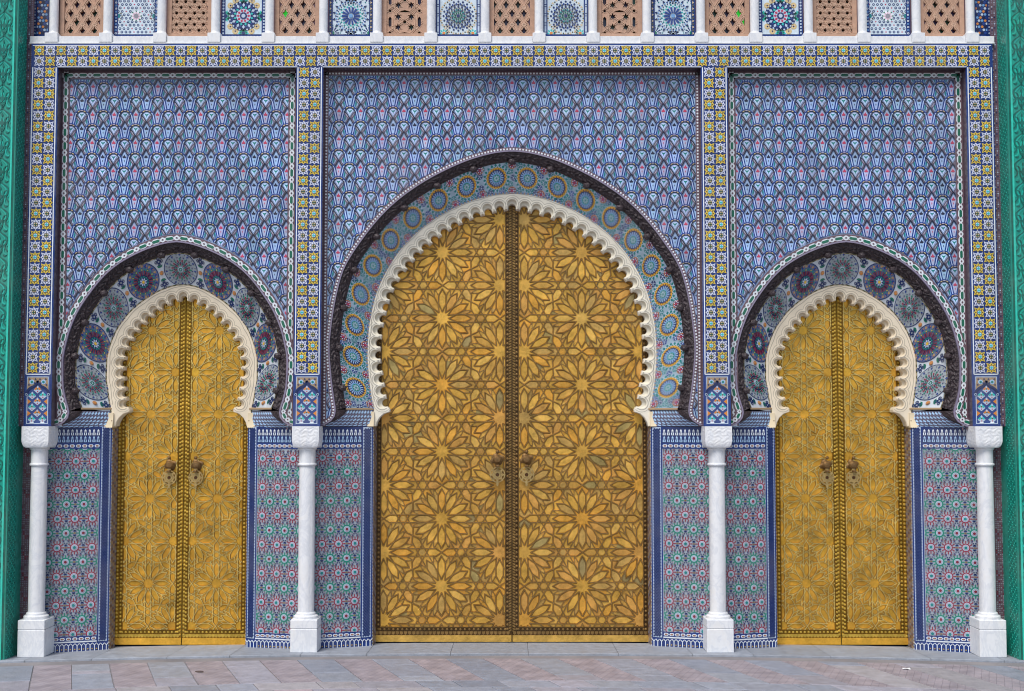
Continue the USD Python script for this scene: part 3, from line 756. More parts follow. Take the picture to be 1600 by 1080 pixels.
    a = eg.arrays(); obj('band_edging', (mp(a[0][:, 0], a[0][:, 1], a[1] + .003), a[2][:, ::-1]), 'glazed', ga, color=a[3], kind='stuff')
    # white scalloped arch
    T = b['tip']; nl = 27 if side else 45
    band = Polygon(np.vstack([Bw.P, T.P[::-1]])).buffer(0)
    st = T.L / nl; rad_n = st * (.40 if side else .40); notch = []; arcs = []
    for k in range(nl):
        s = (k + .5) * st
        c = T.at(np.array([s]), np.array([rad_n * .85]))[0]; c2 = T.at(np.array([s]), np.array([-.12]))[0]
        notch.append(unary_union([Point(c).buffer(rad_n, 12), LineString([c, c2]).buffer(rad_n * .98, cap_style='flat')])); arcs.append((s, c))
    foot = []
    for sg, P, Q in ((-1, Bw.P[0], T.P[0]), (1, Bw.P[-1], T.P[-1])):
        w = sg
        q = [(P[0], P[1] + .06), (Q[0] - w * .0, Q[1] + .05), (Q[0] - w * .035, Q[1] - .02), (Q[0] - w * .03, Q[1] - .055), (Q[0] + w * .06, Q[1] - .085), (Q[0] + w * .13, Q[1] - .15), (Q[0] + w * .17, Q[1] - .225), (Q[0] + w * .185, Q[1] - .285), (P[0] + w * .07, Q[1] - .285), (P[0] + w * .045, Q[1] - .18), (P[0], Q[1] - .05)]
        foot.append(Polygon(q).buffer(0))
    shape = unary_union([band.difference(unary_union(notch)).buffer(-.004).buffer(.004), *[f.difference(unary_union(notch)) for f in foot]])
    shape = max(shape.geoms, key=lambda q: q.area) if hasattr(shape, 'geoms') else shape
    wc = lin('#e5dfce') if not side else lin('#e2d5bd')
    n2 = []
    for s_, c in arcs:
        ci, co = T.at(np.array([s_]), np.array([rad_n * .25]))[0], T.at(np.array([s_]), np.array([-.12]))[0]
        n2.append(unary_union([Point(ci).buffer(rad_n * .80, 12), LineString([ci, co]).buffer(rad_n * .79, cap_style='flat')]))
    back = unary_union([band.buffer(.004), shape]).difference(unary_union(n2))
    g = Geo(); g.geom(shape, wc, 0.0, -.06); g.geom(shape.buffer(-.008), wc, .008, -.01); g.geom(back, wc * .97, -.058, -.215)
    g.build('scalloped_arch', 'plaster', facade(YW + .002), ga)
    g = Geo()
    k1, k2 = (.022, .058) if side else (.026, .062)
    for off, wd, amp in ((k1 + rad_n, .010, 1), (k2 + rad_n, .006, 1)):
        lines = unary_union([Point(c).buffer(off, 10) for s, c in arcs])
        ed = lines.boundary.intersection(shape.buffer(-.012)).buffer(wd / 2)
        g.geom(ed.intersection(shape.buffer(-.008)), wc * (.50 if amp else 1), .0105, .007)
    ss = np.linspace(0.12, Bw.L - .12, 420)
    per = Bw.L / (nl / 2)
    wav = Bw.at(ss, -(.055 if side else .045) + .012 * np.abs(np.sin(PI * ss / per)))
    g.geom(LineString(wav).buffer(.0035).intersection(shape), wc * .45, .0105, .007)
    g.build('arch_carving', 'plaster', facade(YW + .002), ga, kind='stuff')
    # piers
    hw1, hw2, hw3 = (1.255, 1.09, 1.075) if side else (2.40, 2.225, 2.195)
    for sg in (-1, 1):
        xo = {(-1, 'left'): -7.39, (1, 'left'): -3.23, (-1, 'middle'): -3.17, (1, 'middle'): 3.17, (-1, 'right'): 3.23, (1, 'right'): 7.39}[(sg, b['pos'])]
        P0, P1, P2, P3 = (xo, .27), (ax + sg * hw1, .50), (ax + sg * hw2, .56), (ax + sg * hw3, .86)
        flip = sg > 0
        L0, m0 = wallmap(P0, P1) if not flip else wallmap(P1, P0)
        L1, m1 = wallmap(P1, P2) if not flip else wallmap(P2, P1)
        zb = float(floor_z(ax + sg * hw1, .5)) + .02
        gb = Geo(); gb.poly(rect(0, zb - .1, L0, FOOT), lin('#98a3ae'), 0.0, -.03); gb.build('pier_face', 'glazed', m0, ga)
        z0, z1 = zb + .235, 3.10
        reg = sbox(.012, z0, L0 - .012, z1)
        rows = int((z1 - z0) / RZ) + 1; cols = int(L0 / RX) + 2
        spots = []
        zo = z0 + .03
        for r in range(-1, rows + 2):
            for c in range(-1, cols + 1):
                spots.append((L0 - .10 - (c + (.5 if r % 2 else 0)) * RX if not flip else .10 + (c + (.5 if r % 2 else 0)) * RX, zo + r * RZ, r % 2))
        fill(reg, U_FIELD, [q[:2] for q in spots]).build('pier_mosaic', 'glazed', lambda u, v, h, m=m0: m(u, v, h + .003), ga, kind='stuff')
        for (u, v, k) in spots:
            ro = rosette(RED_ROS if k == 0 else GRN_ROS, RR * .95, .0022); arr = ro.arrays()
            lo, hi = arr[0].min(0) + (u, v), arr[0].max(0) + (u, v)
            if hi[0] < .075 or lo[0] > L0 - .075 or hi[1] < z0 + .075 or lo[1] > z1 - .075: continue
            gg = Geo()
            if lo[0] > .012 and hi[0] < L0 - .012 and lo[1] > z0 and hi[1] < z1: gg.add(arr, u, v, R.uniform(.93, 1.05))
            else:
                hh = 0.0
                for s in (RED_ROS if k == 0 else GRN_ROS):
                    hh += .0022
                    qs = [circ(RR * .95 * s[1], 20)] if s[0] == 'disc' else [q * RR * .95 for q in ringof(s[0], s[1], s[2], s[3], s[4], (s[6] if len(s) > 6 else 0) * 2 * PI / s[1])]
                    col = C[s[2]] if s[0] == 'disc' else C[s[5]]
                    for q in qs: gg.geom(Polygon(q + (u, v)).buffer(0).intersection(reg), col, hh)
            gg.build('red_rosette' if k == 0 else 'green_rosette', 'glazed', lambda u, v, h, m=m0: m(u, v, h + .004), ga)
        g = Geo()
        # top frieze of merlons, thin chains, foot of little arches
        g.poly(rect(0, 3.185, L0, FOOT), C['navy'] * 1.1, .006); g.poly(rect(0, z1, L0, 3.185), C['royal'] * .8, .006); g.poly(rect(0, zb - .02, L0, z0), C['royal'] * .75, .006)
        n = int(L0 / .062)
        for k in range(n):
            x = (k + .5) * L0 / n
            for z in (3.205, 3.315):
                g.poly(np.array([(x - .022, z), (x + .022, z), (x + .022, z + .035), (x + .010, z + .045), (x + .016, z + .07), (x, z + .098), (x - .016, z + .07), (x - .010, z + .045), (x - .022, z + .035)]), C['ltblue'] if z < 3.25 else C['white'], .011)
                g.poly(np.array([(x - .008, z + .008), (x + .008, z + .008), (x + .006, z + .04), (x, z + .075), (x - .006, z + .04)]), C['navy'], .014)
            g.poly(rect(x - .006, zb - .015, x + .006, zb + .09), C['white'], .011)
            g.poly(np.array([(x - .031, zb + .125), (x, zb + .092), (x + .031, zb + .125), (x + .031, zb + .112), (x, zb + .078), (x - .031, zb + .112)]), C['white'], .013)
            g.poly(star(4, .012, .006, cx=x + .031, cy=zb + .03), C['yellow'], .013)
        g.poly(rect(0, zb + .135, L0, zb + .155), C['white'] * .9, .010)
        for zc in (3.145, zb + .192):
            n2 = int(L0 / .085)
            for k in range(n2):
                x = (k + .5) * L0 / n2
                g.poly(np.array([(x - .040, zc), (x - .025, zc + .022), (x + .025, zc + .022), (x + .040, zc), (x + .025, zc - .022), (x - .025, zc - .022)]), C['white'], .011)
                g.poly(np.array([(x - .026, zc), (x - .014, zc + .012), (x + .014, zc + .012), (x + .026, zc), (x + .014, zc - .012), (x - .014, zc - .012)]), C['brown'], .014)
                g.poly(circ(.008, 6, x, zc), C['orange'], .017)
        g.build('frieze', 'glazed', m0, ga, kind='stuff')
        # blue chequer strip and jamb
        g = Geo(); g.poly(rect(0, zb - .1, L1, FOOT), C['royal'] * .75, 0.0, -.04)
        g.poly(rect(.022, zb + .14, L1 - .022, FOOT - .01), C['pale'], .004)
        n = int((FOOT - zb - .17) / .0235)
        ncol = 3
        for k in range(n):
            for c in range(ncol):
                g.poly(circ(.0195, 4, .044 + (L1 - .088) * (c + (.5 if k % 2 else 0)) / (ncol - .5), zb + .165 + k * .0235, PI / 2), C['navy'], .008)
        for k in range(3):
            x = L1 * (k + .5) / 3; g.poly(rect(x - .006, zb - .02, x + .006, zb + .08), C['white'], .008)
            g.poly(np.array([(x - .027, zb + .115), (x, zb + .085), (x + .027, zb + .115), (x + .027, zb + .10), (x, zb + .07), (x - .027, zb + .10)]), C['white'], .010)
        g.build('chequer_strip', 'glazed', m1, ga, kind='stuff')
        L2, m2 = wallmap((P2[0], P2[1]), (P3[0], P3[1]))
        nrm = -sg
        def mj(u, v, h, P2=P2, P3=P3, L2=L2, nrm=nrm):
            return np.stack([P2[0] + (P3[0] - P2[0]) * u / L2 + nrm * h, P2[1] + (P3[1] - P2[1]) * u / L2, v], 1)
        g = Geo(); g.poly(rect(0, zb - .1, L2, FOOT + .1), C['tan'] * .7, 0.0, -.02)
        n = int((FOOT - zb) / .05)
        for k in range(n):
            z = zb + k * .05
            g.poly(rect(.004, z, .03, z + .022), C['ltblue'] if k % 2 else C['white'], .005)
            for c in range(3): g.poly(rect(.05 + c * .08, z + .006, .115 + c * .08, z + .042), [C['tan'], C['brown'], C['gray']][(k + c) % 3] * R.uniform(.7, 1.0), .004)
        a = g.arrays(); v = mj(a[0][:, 0], a[0][:, 1], a[1]); obj('door_jamb', (v, a[2] if sg < 0 else a[2][:, ::-1]), 'glazed', ga, color=a[3])
        # impost: the flared foot of the arch over the pier
        Fo = b['outf'].P; tail = Fo[:5][::-1] if sg < 0 else Fo[-5:]
        tail = np.array(tail); zt_ = tail[0, 1]
        ins = np.array([A.P[0] if sg < 0 else A.P[-1]])[0]
        k = np.linspace(0, 1, 9)
        yo = np.array([YB, .30, .27, .245, .235]); tt = np.linspace(0, 1, 5)
        prof_o = np.stack([np.interp(k, tt, np.r_[ins[0], tail[1:, 0] - sg * np.array([.11, .06, .02, 0])]), np.interp(k, tt, yo), np.interp(k, tt, tail[:, 1])], 1)
        wp = Bw.P[0] if sg < 0 else Bw.P[-1]
        prof_i = np.stack([wp[0] + sg * np.interp(k, [0, .4, .8, 1], [0, .008, .05, .09]), np.interp(k, [0, 1], [YW, .53]), np.interp(k, tt, tail[:, 1])], 1)
        nu = 12; V = []
        for i in range(len(k)):
            for j in range(nu + 1): V.append(prof_o[i] * (1 - j / nu) + prof_i[i] * (j / nu))
        V = np.array(V); F = []
        for i in range(len(k) - 1):
            for j in range(nu):
                q = i * (nu + 1) + j; F += [(q, q + 1, q + nu + 2), (q, q + nu + 2, q + nu + 1)]
        F = np.array(F); F = F if sg > 0 else F[:, ::-1]
        im = trimesh.Trimesh(V, F[:, ::-1], process=False); solid('impost', im, lin('#5e5a70'), 'glazed', ga, smooth=True)
        ft = []
        for i in range(len(k)):
            o_ = np.array([np.interp(k[i], tt, tail[:, 0]), .205, np.interp(k[i], tt, tail[:, 1])])
            for q in range(6):
                u_ = q / 5; pt = o_ * (1 - u_) + (prof_o[i] + (sg * -.02, .004, 0)) * u_; pt[1] -= .03 * math.sin(PI * u_); ft.append(pt)
        ff = []
        for i in range(len(k) - 1):
            for q in range(5):
                w_ = i * 6 + q; ff += [(w_, w_ + 1, w_ + 7), (w_, w_ + 7, w_ + 6)]
        obj('arch_foot', trimesh.Trimesh(np.array(ft), np.array(ff) if sg < 0 else np.array(ff)[:, ::-1], process=False), 'carved_wood', ga, smooth=True)
        # little diamonds on the impost
        nd = 10; rws = 5; DV, DF, DC = [], [], []
        def ip(a_, c_):
            i = a_ * (len(k) - 1); i0 = int(min(i, len(k) - 2)); f_ = i - i0
            return (prof_o[i0] * (1 - f_) + prof_o[i0 + 1] * f_) * (1 - c_) + (prof_i[i0] * (1 - f_) + prof_i[i0 + 1] * f_) * c_
        for r in range(rws):
            for c in range(nd):
                a_, c_ = (r + .5) / rws, (c + (.5 if r % 2 else .15)) / nd
                qd = [ip(min(1, max(0, a_ + da)), min(1, max(0, c_ + dc))) + (0, -.005, -.003) for da, dc in ((-.085, 0), (0, .042), (.085, 0), (0, -.042))]
                n0 = len(DV); DV += qd; DF += [(n0, n0 + 1, n0 + 2), (n0, n0 + 2, n0 + 3)] if sg < 0 else [(n0, n0 + 2, n0 + 1), (n0, n0 + 3, n0 + 2)]
                DC += [C['ltblue'] * R.uniform(.85, 1.1)] * 4
        obj('impost_mosaic', (np.array(DV), np.array(DF)), 'glazed', ga, color=np.array(DC), kind='stuff')
        # ledge lines over the impost
        e0, e1 = np.r_[ins[0], YB, ins[1]], np.r_[wp[0], YW, wp[1]]
        d = e1 - e0; ln = boxmesh(0, 0, 0, np.hypot(d[0], d[1]) + .03, .02, .03, .004)
        ln.apply_transform(trimesh.transformations.rotation_matrix(math.atan2(d[1], d[0]), (0, 0, 1))); ln.apply_translation((e0[0], e0[1] - .012, e0[2] - .03))
        solid('impost_ledge', ln, C['tan'], 'plaster', ga)
        # cream corbel under the white arch
        x_a, x_b = sorted((wp[0] + sg * .09, ax + sg * (hw2 - .01)))
        cb = []
        for t in np.linspace(0, 1, 7):
            cb.append((YW - .04 - .06 * t ** 2, zt_ - .03 - .235 * t))
        V = np.array([(x, y, z) for (y, z) in cb for x in (x_a, x_b)] + [(x, .8, z) for (y, z) in cb for x in (x_a, x_b)]); F = []
        m_ = len(cb) * 2
        for i in range(len(cb) - 1):
            q = 2 * i; F += [(q, q + 2, q + 3), (q, q + 3, q + 1), (q, m_ + q, m_ + q + 2), (q, m_ + q + 2, q + 2), (q + 1, q + 3, m_ + q + 3), (q + 1, m_ + q + 3, m_ + q + 1)]
        F += [(0, 1, m_ + 1), (0, m_ + 1, m_), (m_ - 2, 2 * m_ - 2, 2 * m_ - 1), (m_ - 2, 2 * m_ - 1, m_ - 1)]
        solid('corbel', trimesh.Trimesh(V, np.array(F), process=False), lin('#d8c8a8'), 'plaster', ga)

# ------------------------------------------------------------------ doors
def girih(a, x0, z0, tx, tz, turn):
    """strap lines of twelve-petalled rosettes on a triangular lattice: one rosette at (x0, z0)"""
    L, bosses = [], []
    w, r1, r2, r3, ri = .0575, .215, .345, .445, .10
    G = 1 / math.sqrt(3); m = .5
    cs = []
    n = int(max(tx, tz) / a) + 3
    e1, e2 = rot([(a, 0)], turn + PI / 6)[0], rot([(a, 0)], turn + PI / 2)[0]
    for i in range(-2 * n, 2 * n + 1):
        for j in range(-2 * n, 2 * n + 1):
            c = np.array([x0, z0]) + i * e1 + j * e2
            if abs(c[0] - x0) < tx + a * .7 and abs(c[1] - z0) < tz + a * .7: cs.append(c)
    for c in cs:
        for k in range(12):
            t = turn + k * PI / 6                              # even k: towards a triangle's centre; odd k: towards a neighbour
            for s in (-1, 1): L.append(c + rot([(ri, 0), (r1, s * w), (r2, s * w), (r3, 0)], t) * a)
            E = rot([(.452, 0)], t + PI / 12)[0]
            L.append(c + np.array([rot([(r2, w)], t)[0], E, rot([(r2, -w)], t + PI / 6)[0]]) * a)
            bosses.append((c + rot([(.392, 0)], t + PI / 12)[0] * a, .027 * a))
            if k % 2 == 0:
                for s in (-1, 1):
                    L.append(c + rot([(r2, s * w), (G + w * .577, s * w)], t) * a)
                    L.append(c + rot([(G - w * .577, s * w), (G + .205, s * w), (G + .2887, 0)], t) * a)
                bosses.append((c + rot([(G, 0)], t)[0] * a, .042 * a))
    seen = {}
    for c, r in bosses: seen.setdefault((round(c[0] / .02), round(c[1] / .02), r > .035 * a), (c, r))
    for key in list(seen):
        for d in ((1, 0), (0, 1), (1, 1), (1, -1)):
            q = (key[0] + d[0], key[1] + d[1], key[2])
            if key in seen and q in seen: del seen[q]
    return L, list(seen.values())
def mitre(r, d):
    a = 0.5 * np.sum(r[:, 0] * np.roll(r[:, 1], -1) - np.roll(r[:, 0], -1) * r[:, 1])
    if a < 0: r = r[::-1]
    e = np.roll(r, -1, 0) - r; e /= np.linalg.norm(e, axis=1, keepdims=True) + 1e-12
    n = np.stack([-e[:, 1], e[:, 0]], 1); m = n + np.roll(n, 1, 0); q = np.maximum(np.sum(m * m, 1, keepdims=True), .6)
    return r, r + m * (2 * d / q)
def cushion(g, poly, col, h0, h1, ins):
    """a piece with a sloping rim and a flat face"""
    r = np.array(poly.exterior.coords)[:-1]
    keep = np.linalg.norm(r - np.roll(r, 1, 0), axis=1) > 1e-3; r = r[keep]
    if len(r) < 3: return
    o, i = mitre(r, ins)
    if not Polygon(i).is_valid or Polygon(i).area < .25 * poly.area:
        g.poly(o, col, h1 * .7, h0); return
    n = len(o); k = np.arange(n); j = (k + 1) % n
    f = mapbox_earcut.triangulate_float64(i, np.array([n], np.uint32)).reshape(-1, 3).astype(int)
    q = i[f]; s = (q[:, 1, 0] - q[:, 0, 0]) * (q[:, 2, 1] - q[:, 0, 1]) - (q[:, 1, 1] - q[:, 0, 1]) * (q[:, 2, 0] - q[:, 0, 0]); f[s < 0] = f[s < 0][:, ::-1]
    g.raw(np.vstack([i, o, o]), np.r_[np.full(n, h1), np.full(n, h0 + .003), np.full(n, h0 - .004)],
          np.vstack([f, np.stack([k, k + n, j + n], 1), np.stack([k, j + n, j], 1), np.stack([k + n, k + 2 * n, j + 2 * n], 1), np.stack([k + n, j + 2 * n, j + n], 1)]), np.tile(col, (3 * n, 1)))
def dome_set(pts, r, h, col, seg=7):
    """rows of nail heads"""
    g = Geo()
    for (x, z) in pts:
        o, m_ = circ(r, seg, x, z), circ(r * .68, seg, x, z); P = np.vstack([o, m_, [(x, z)]]); k = np.arange(seg); j = (k + 1) % seg
        g.raw(P, np.r_[np.zeros(seg), np.full(seg, h * .75), h], np.vstack([np.stack([k, j, j + seg], 1), np.stack([k, j + seg, k + seg], 1), np.stack([k + seg, j + seg, np.full(seg, 2 * seg)], 1)]), np.tile(col * R.uniform(.8, 1.15), (2 * seg + 1, 1)))
    return g
GOLD_TONES = ['#d9a84a', '#d0a045', '#dcae54', '#ca9a48', '#d3a34a', '#c49c54', '#d89e40', '#cf9a4c']
GREY_TONES = ['#b9a160', '#b29b64', '#bfa766']
def make_door(b):
    side, ax = b['side'], b['ax'] - (.0 if not b['side'] else math.copysign(.0, b['ax']))
    th = thing('double_door', {'left': 'gilded brass double door in the left arch with fine star strapwork', 'middle': 'tall aged bronze double door in the central arch with bold star strapwork',
        'right': 'gilded brass double door in the right arch with fine star strapwork'}[b['pos']], 'door')
    hw = 1.085 if side else 2.21
    zb = float(floor_z(ax, .84)) + .035
    top = Polygon(b['wht'].P).buffer(0).union(sbox(ax - hw, zb, ax + hw, 3.9)).intersection(sbox(ax - hw, zb, ax + hw, 9))
    top = top.difference(Polygon(b['wht'].P).buffer(0).boundary.buffer(.02)) if False else top
    mt = 'gold' if side else 'brass'
    base_c = lin('#e0aa3e') if side else lin('#cda350'); gap_c = lin('#97701f') if side else lin('#5e431e')
    strap_c = lin('#9a7020') if side else lin('#937342')
    st_w = .088 if side else .098            # meeting stile
    petals = []; rail_c = lin('#d2ae4a') if side else strap_c
    for sg in (-1, 1):
        xa, xb = sorted((ax + sg * .006, ax + sg * hw))
        leafr = top.intersection(sbox(xa, zb, xb, 9))
        lf = Geo(); lf.geom(leafr, gap_c, 0.0, -.06)
        leaf = lf.build('door_leaf', mt, facade(YD), th)
        e_in, e_out = ax + sg * (.006 + st_w), ax + sg * (hw - .125 if side else hw - .085)
        pxa, pxb = sorted((e_in, e_out)); pz0 = zb + (.235 if side else .235)
        fieldr = leafr.intersection(sbox(pxa, pz0, pxb, 9))
        cx = (pxa + pxb) / 2
        if side: a, turn, cz = .787, PI / 2, zb + .98; cx = ax + sg * .548
        else: a, turn, cz = 1.083, 0.0, zb + .89; cx = ax + sg * 1.137
        lines, bosses = girih(a, cx, cz, 1.6, 6.6, turn)
        env = fieldr.bounds
        ls = [LineString(l) for l in lines]
        bb = sbox(*env)
        ls = [l for l in ls if l.intersects(bb)]
        buf = lambda w: unary_union(shapely.buffer(np.array(ls), w, quad_segs=2, cap_style='square', join_style='mitre'))
        wd = .0072 if side else .0056
        straps = buf(wd).intersection(fieldr)
        edge = fieldr.boundary.buffer(wd).intersection(fieldr)
        straps = straps.union(edge)
        g = Geo(); g.geom(straps, strap_c, .014, -.001)
        nar = buf(wd * (.5 if side else .5)).intersection(fieldr.buffer(-.003))
        g.geom(nar, lin('#f2dc8a') if side else strap_c * 1.45, .026 if side else .022, .010)
        g.build('strapwork', mt, facade(YD), leaf, kind='stuff')
        faces = fieldr.difference(straps)
        sm = Geo()
        for f in getattr(faces, 'geoms', [faces]):
            if f.area < (.0003 if side else .0004): continue
            f2 = f.buffer(-.002 if side else -.0020)
            f2 = max(f2.geoms, key=lambda q: q.area) if hasattr(f2, 'geoms') and len(f2.geoms) else f2
            if not isinstance(f2, Polygon) or f2.is_empty: continue
            f2 = f2.simplify(.004)
            if side: col = base_c * R.uniform(.92, 1.07) * (1 + .015 * R.standard_normal(3))
            else:
                p = f2.centroid
                gr = float(meshkit.noise(np.array([[p.x * 1.1 + 9, p.y * 1.1, 3.3]]))[0])
                rnd = R.random()
                col = lin(str(R.choice(GREY_TONES))) * .85 if rnd < .03 + .4 * max(0, gr - .62) else lin(str(R.choice(GOLD_TONES))) * R.uniform(.98, 1.2)
            thr = .006 if side else .012
            if f.area > thr and f2.area > thr * .6: petals.append((f2.area, f2, col, leaf))
            else: cushion(sm, f2, col * (.95 if side else .97), 0.0, .006, .004)
        sm.build('small_panels', mt, facade(YD), leaf, kind='stuff')
        dm = Geo()
        Fp = prep(fieldr.buffer(-.03))
        for c, r in bosses:
            if Fp.contains(Point(c)): dm.poly(circ(r, 10, *c), base_c * 1.1 if side else lin(str(R.choice(GOLD_TONES))), .015 if r > .035 else .012)
        dm.build('boss', mt, facade(YD), leaf, kind='stuff')
        # nail-studded border
        zt = leafr.bounds[3]
        bd, sc = [], Geo()
        inside = prep(leafr.buffer(-.02))
        stp = .072 if not side else .062
        dark = lin('#4a3418') if not side else lin('#7a5a16')
        tr = Geo()
        for xx in ([e_in + -sg * .030, e_out + sg * .030]):
            tr.geom(sbox(xx - .026, pz0 - .06, xx + .026, zt).intersection(leafr), dark, .004)
            for z in np.arange(pz0 - .03, zt, stp):
                if inside.contains(Point(xx, z)): bd.append((xx, z))
        tr.geom(sbox(pxa - .056, pz0 - .058, pxb + .056, pz0 - .006).intersection(leafr), dark, .0042)
        for x in np.arange(pxa, pxb + .01, stp): bd.append((x, pz0 - .032))
        tr.build('border_channel', mt, facade(YD), leaf)
        dome_set(bd, .021, .016, rail_c * 1.05, 8).build('nail_heads', mt, facade(YD - .004), leaf, kind='stuff')
        # rope stile at the meeting edge, and the scallops over the kick plate
        xm = ax + sg * (.006 + .026); rp = Geo()
        for z in np.arange(zb + .16, zt, stp * (.6 if not side else 1.0)):
            if inside.contains(Point(ax + sg * .06, z)):
                if side: rp.add(dome_set([(xm, z)], .024, .016, rail_c, 7))
                else: rp.poly(np.array([(xm - .022, z), (xm + .022, z + sg * -.018), (xm + .022, z + sg * -.018 + .026), (xm - .022, z + .026)]), rail_c * R.uniform(.9, 1.1), .014)
        rp.geom(sbox(*sorted((ax + sg * .004, ax + sg * .008))[:1], zb, sorted((ax + sg * .004, ax + sg * .008))[1], zt).intersection(leafr), rail_c, .012)
        if side:
            for z in np.arange(pz0 - .1, zt, stp):
                xo2 = ax + sg * (hw - .032)
                if inside.contains(Point(xo2, z)): rp.add(dome_set([(xo2, z)], .026, .018, rail_c, 7))
        rp.build('rope_stile', mt, facade(YD), leaf, kind='stuff')
        for x in np.arange(xa + .035, xb - .02, .066 if not side else .052):
            q = .66 if not side else .52
            sc.poly(np.array([(x - .027, pz0 - .066), (x - .024, pz0 - .10), (x, pz0 - .125), (x + .024, pz0 - .10), (x + .027, pz0 - .066)]), rail_c * R.uniform(.9, 1.1), .010)
        sc.build('scallop_row', mt, facade(YD), leaf, kind='stuff')
        kp = Geo(); kp.poly(rect(xa + .004, zb + .002, xb - .004, zb + .108), base_c * 1.15, .008)
        kp.build('kick_plate', mt, facade(YD), leaf)
        # knocker
        kx, kz = ax + sg * (.118 if side else .235), 2.92 if not side else 2.92 + float(floor_z(ax, .8))
        if side: kx = ax + sg * .215
        kc, ks = lin('#7d5f38'), (1.0 if not side else .94)
        pl = lathe([(.0, .0), (.135, .0), (.13, .02), (.095, .035), (.085, .07), (.095, .10), (.06, .13), (0, .135)], 24)
        v = pl.vertices; v = v * (1 + .16 * np.sin(4 * np.arctan2(v[:, 1], v[:, 0]))[:, None] * (v[:, 2:3] < .05) * (1, 1, 0)) * ks * (.78, .78, .9)
        bp = trimesh.Trimesh(np.stack([v[:, 0], -v[:, 2], v[:, 1] * .85], 1), pl.faces[:, ::-1], process=False)
        kn = trimesh.creation.icosphere(2, .030 * ks); kn.apply_translation((0, -.10, .125 * ks))
        pin = boxmesh(-.03 * ks, -.15, -.12 * ks, .03 * ks, -.07, -.085 * ks, .008)
        br = cat([bp, kn, pin]); br.apply_translation((kx, YD - .012, kz))
        kb = solid('door_knocker', br, kc, 'bronze', th)
        rr = .125 * ks; zc = (-.245 if not side else -.215) * ks
        rays = [LineString([(0.045 * ks * math.cos(t), .045 * ks * math.sin(t)), (rr * math.cos(t + d), rr * math.sin(t + d))]).buffer(.0045) for t in np.arange(8) * PI / 4 for d in (-.8, .8, 0)]
        sqs = [LineString(np.vstack([circ(rr * .78, 4, ph=p_), circ(rr * .78, 4, ph=p_)[:1]])).buffer(.006) for p_ in (0, PI / 4)]
        lat = unary_union([Point(0, 0).buffer(rr).difference(Point(0, 0).buffer(rr - .017 * ks)), Point(0, 0).buffer(.048 * ks).difference(Point(0, 0).buffer(.03 * ks)), *rays, *sqs,
                           Polygon([(-.03 * ks, rr * .9), (.03 * ks, rr * .9), (.022 * ks, rr + .035), (-.022 * ks, rr + .035)]),
                           Polygon([(-.035 * ks, -rr * .94), (-.014 * ks, -rr - .02), (-.02 * ks, -rr - .04), (0, -rr - .065), (.02 * ks, -rr - .04), (.014 * ks, -rr - .02), (.035 * ks, -rr * .94)])])
        g = Geo(); g.geom(lat.intersection(Point(0, 0).buffer(rr + .07)), lin('#b59a62'), .024, 0.0)
        g.geom(Point(0, 0).buffer(.026 * ks), lin('#5a3c20'), .030, 0.0)
        g.build('openwork_disc', 'bronze', lambda u, v, h, kx=kx, kz=kz, zc=zc: np.stack([u + kx, YD - .075 - h, v + kz + zc], 1), kb)
    petals.sort(key=lambda q: -q[0])
    rest = {}
    for k, (ar, f2, col, leaf) in enumerate(petals):
        if k < 298:
            g = Geo(); cushion(g, f2, col, 0.0, .012 if not side else .006, .009 if not side else .006); g.build('brass_panel', mt, facade(YD - .001), leaf)
        else: cushion(rest.setdefault(str(leaf.GetPath()), (Geo(), leaf))[0], f2, col, 0.0, .009, .008)
    for g, leaf in rest.values(): g.build('small_panels', mt, facade(YD - .001), leaf, kind='stuff')
for b in BAYS: make_door(b)

# ------------------------------------------------------------------ marble columns
def capital_mesh():
    n, half, V = 28, .213, []
    zs = np.linspace(0, 1, 24)
    ring = []
    for sgn in range(4):
        for k in range(n):
            t = -1 + 2 * k / n
            p = np.array([t, -1.0]); ring.append(rot([p], sgn * PI / 2)[0])
    ring = np.array(ring); rn = ring / np.max(np.abs(ring), 1, keepdims=True)
    for z in zs:
        h = half if z > .34 else half * (.78 + .22 * math.sqrt(max(0, 1 - ((.34 - z) / .34) ** 2)))
        corner = .10 + .25 * max(0, (.34 - z) / .34)
        q = rn * h
        ln = np.linalg.norm(rn, axis=1); f = 1 - corner * np.clip((ln - 1.22) / .19, 0, 1) * .18
        q = q * f[:, None]
        V.append(np.c_[q, np.full(len(q), 3.125 + .335 * z)])
    V = np.array(V); m_ = V.shape[1]
    u = np.arange(m_) % n / n
    for i, z in enumerate(zs):
        if .06 < z < .93:
            pat = np.sin(u * 4 * PI + 2.2 * np.sin(z * 11)) * np.sin(z * 19 + 2 * np.cos(u * 6 * PI))
            d = .0025 * np.sign(pat) * (np.abs(pat) > .25) * ((u > .08) & (u < .93))
            nrm = np.c_[V[i, :, :2] / (np.linalg.norm(V[i, :, :2], axis=1, keepdims=True) + 1e-9), np.zeros(m_)]
            V[i] += nrm * d[:, None]
    F = []
    for i in range(len(zs) - 1):
        for k in range(m_):
            a, c = i * m_ + k, i * m_ + (k + 1) % m_
            F += [(a, c, c + m_), (a, c + m_, a + m_)]
    P = np.vstack([V.reshape(-1, 3), [(0, 0, 3.125), (0, 0, 3.46)]]); c0, c1 = len(P) - 2, len(P) - 1; t_ = (len(zs) - 1) * m_
    for k in range(m_): F += [(c0, (k + 1) % m_, k), (c1, t_ + k, t_ + (k + 1) % m_)]
    return trimesh.Trimesh(P, np.array(F), process=False)
CAP = capital_mesh()
COLS = [(-7.395, 'leftmost of the four large white marble columns, beside the left green pier'), (-3.203, 'white marble column between the left gilded door and the central door'),
        (3.203, 'white marble column between the central door and the right gilded door'), (7.395, 'rightmost of the four large white marble columns, beside the right green pier')]
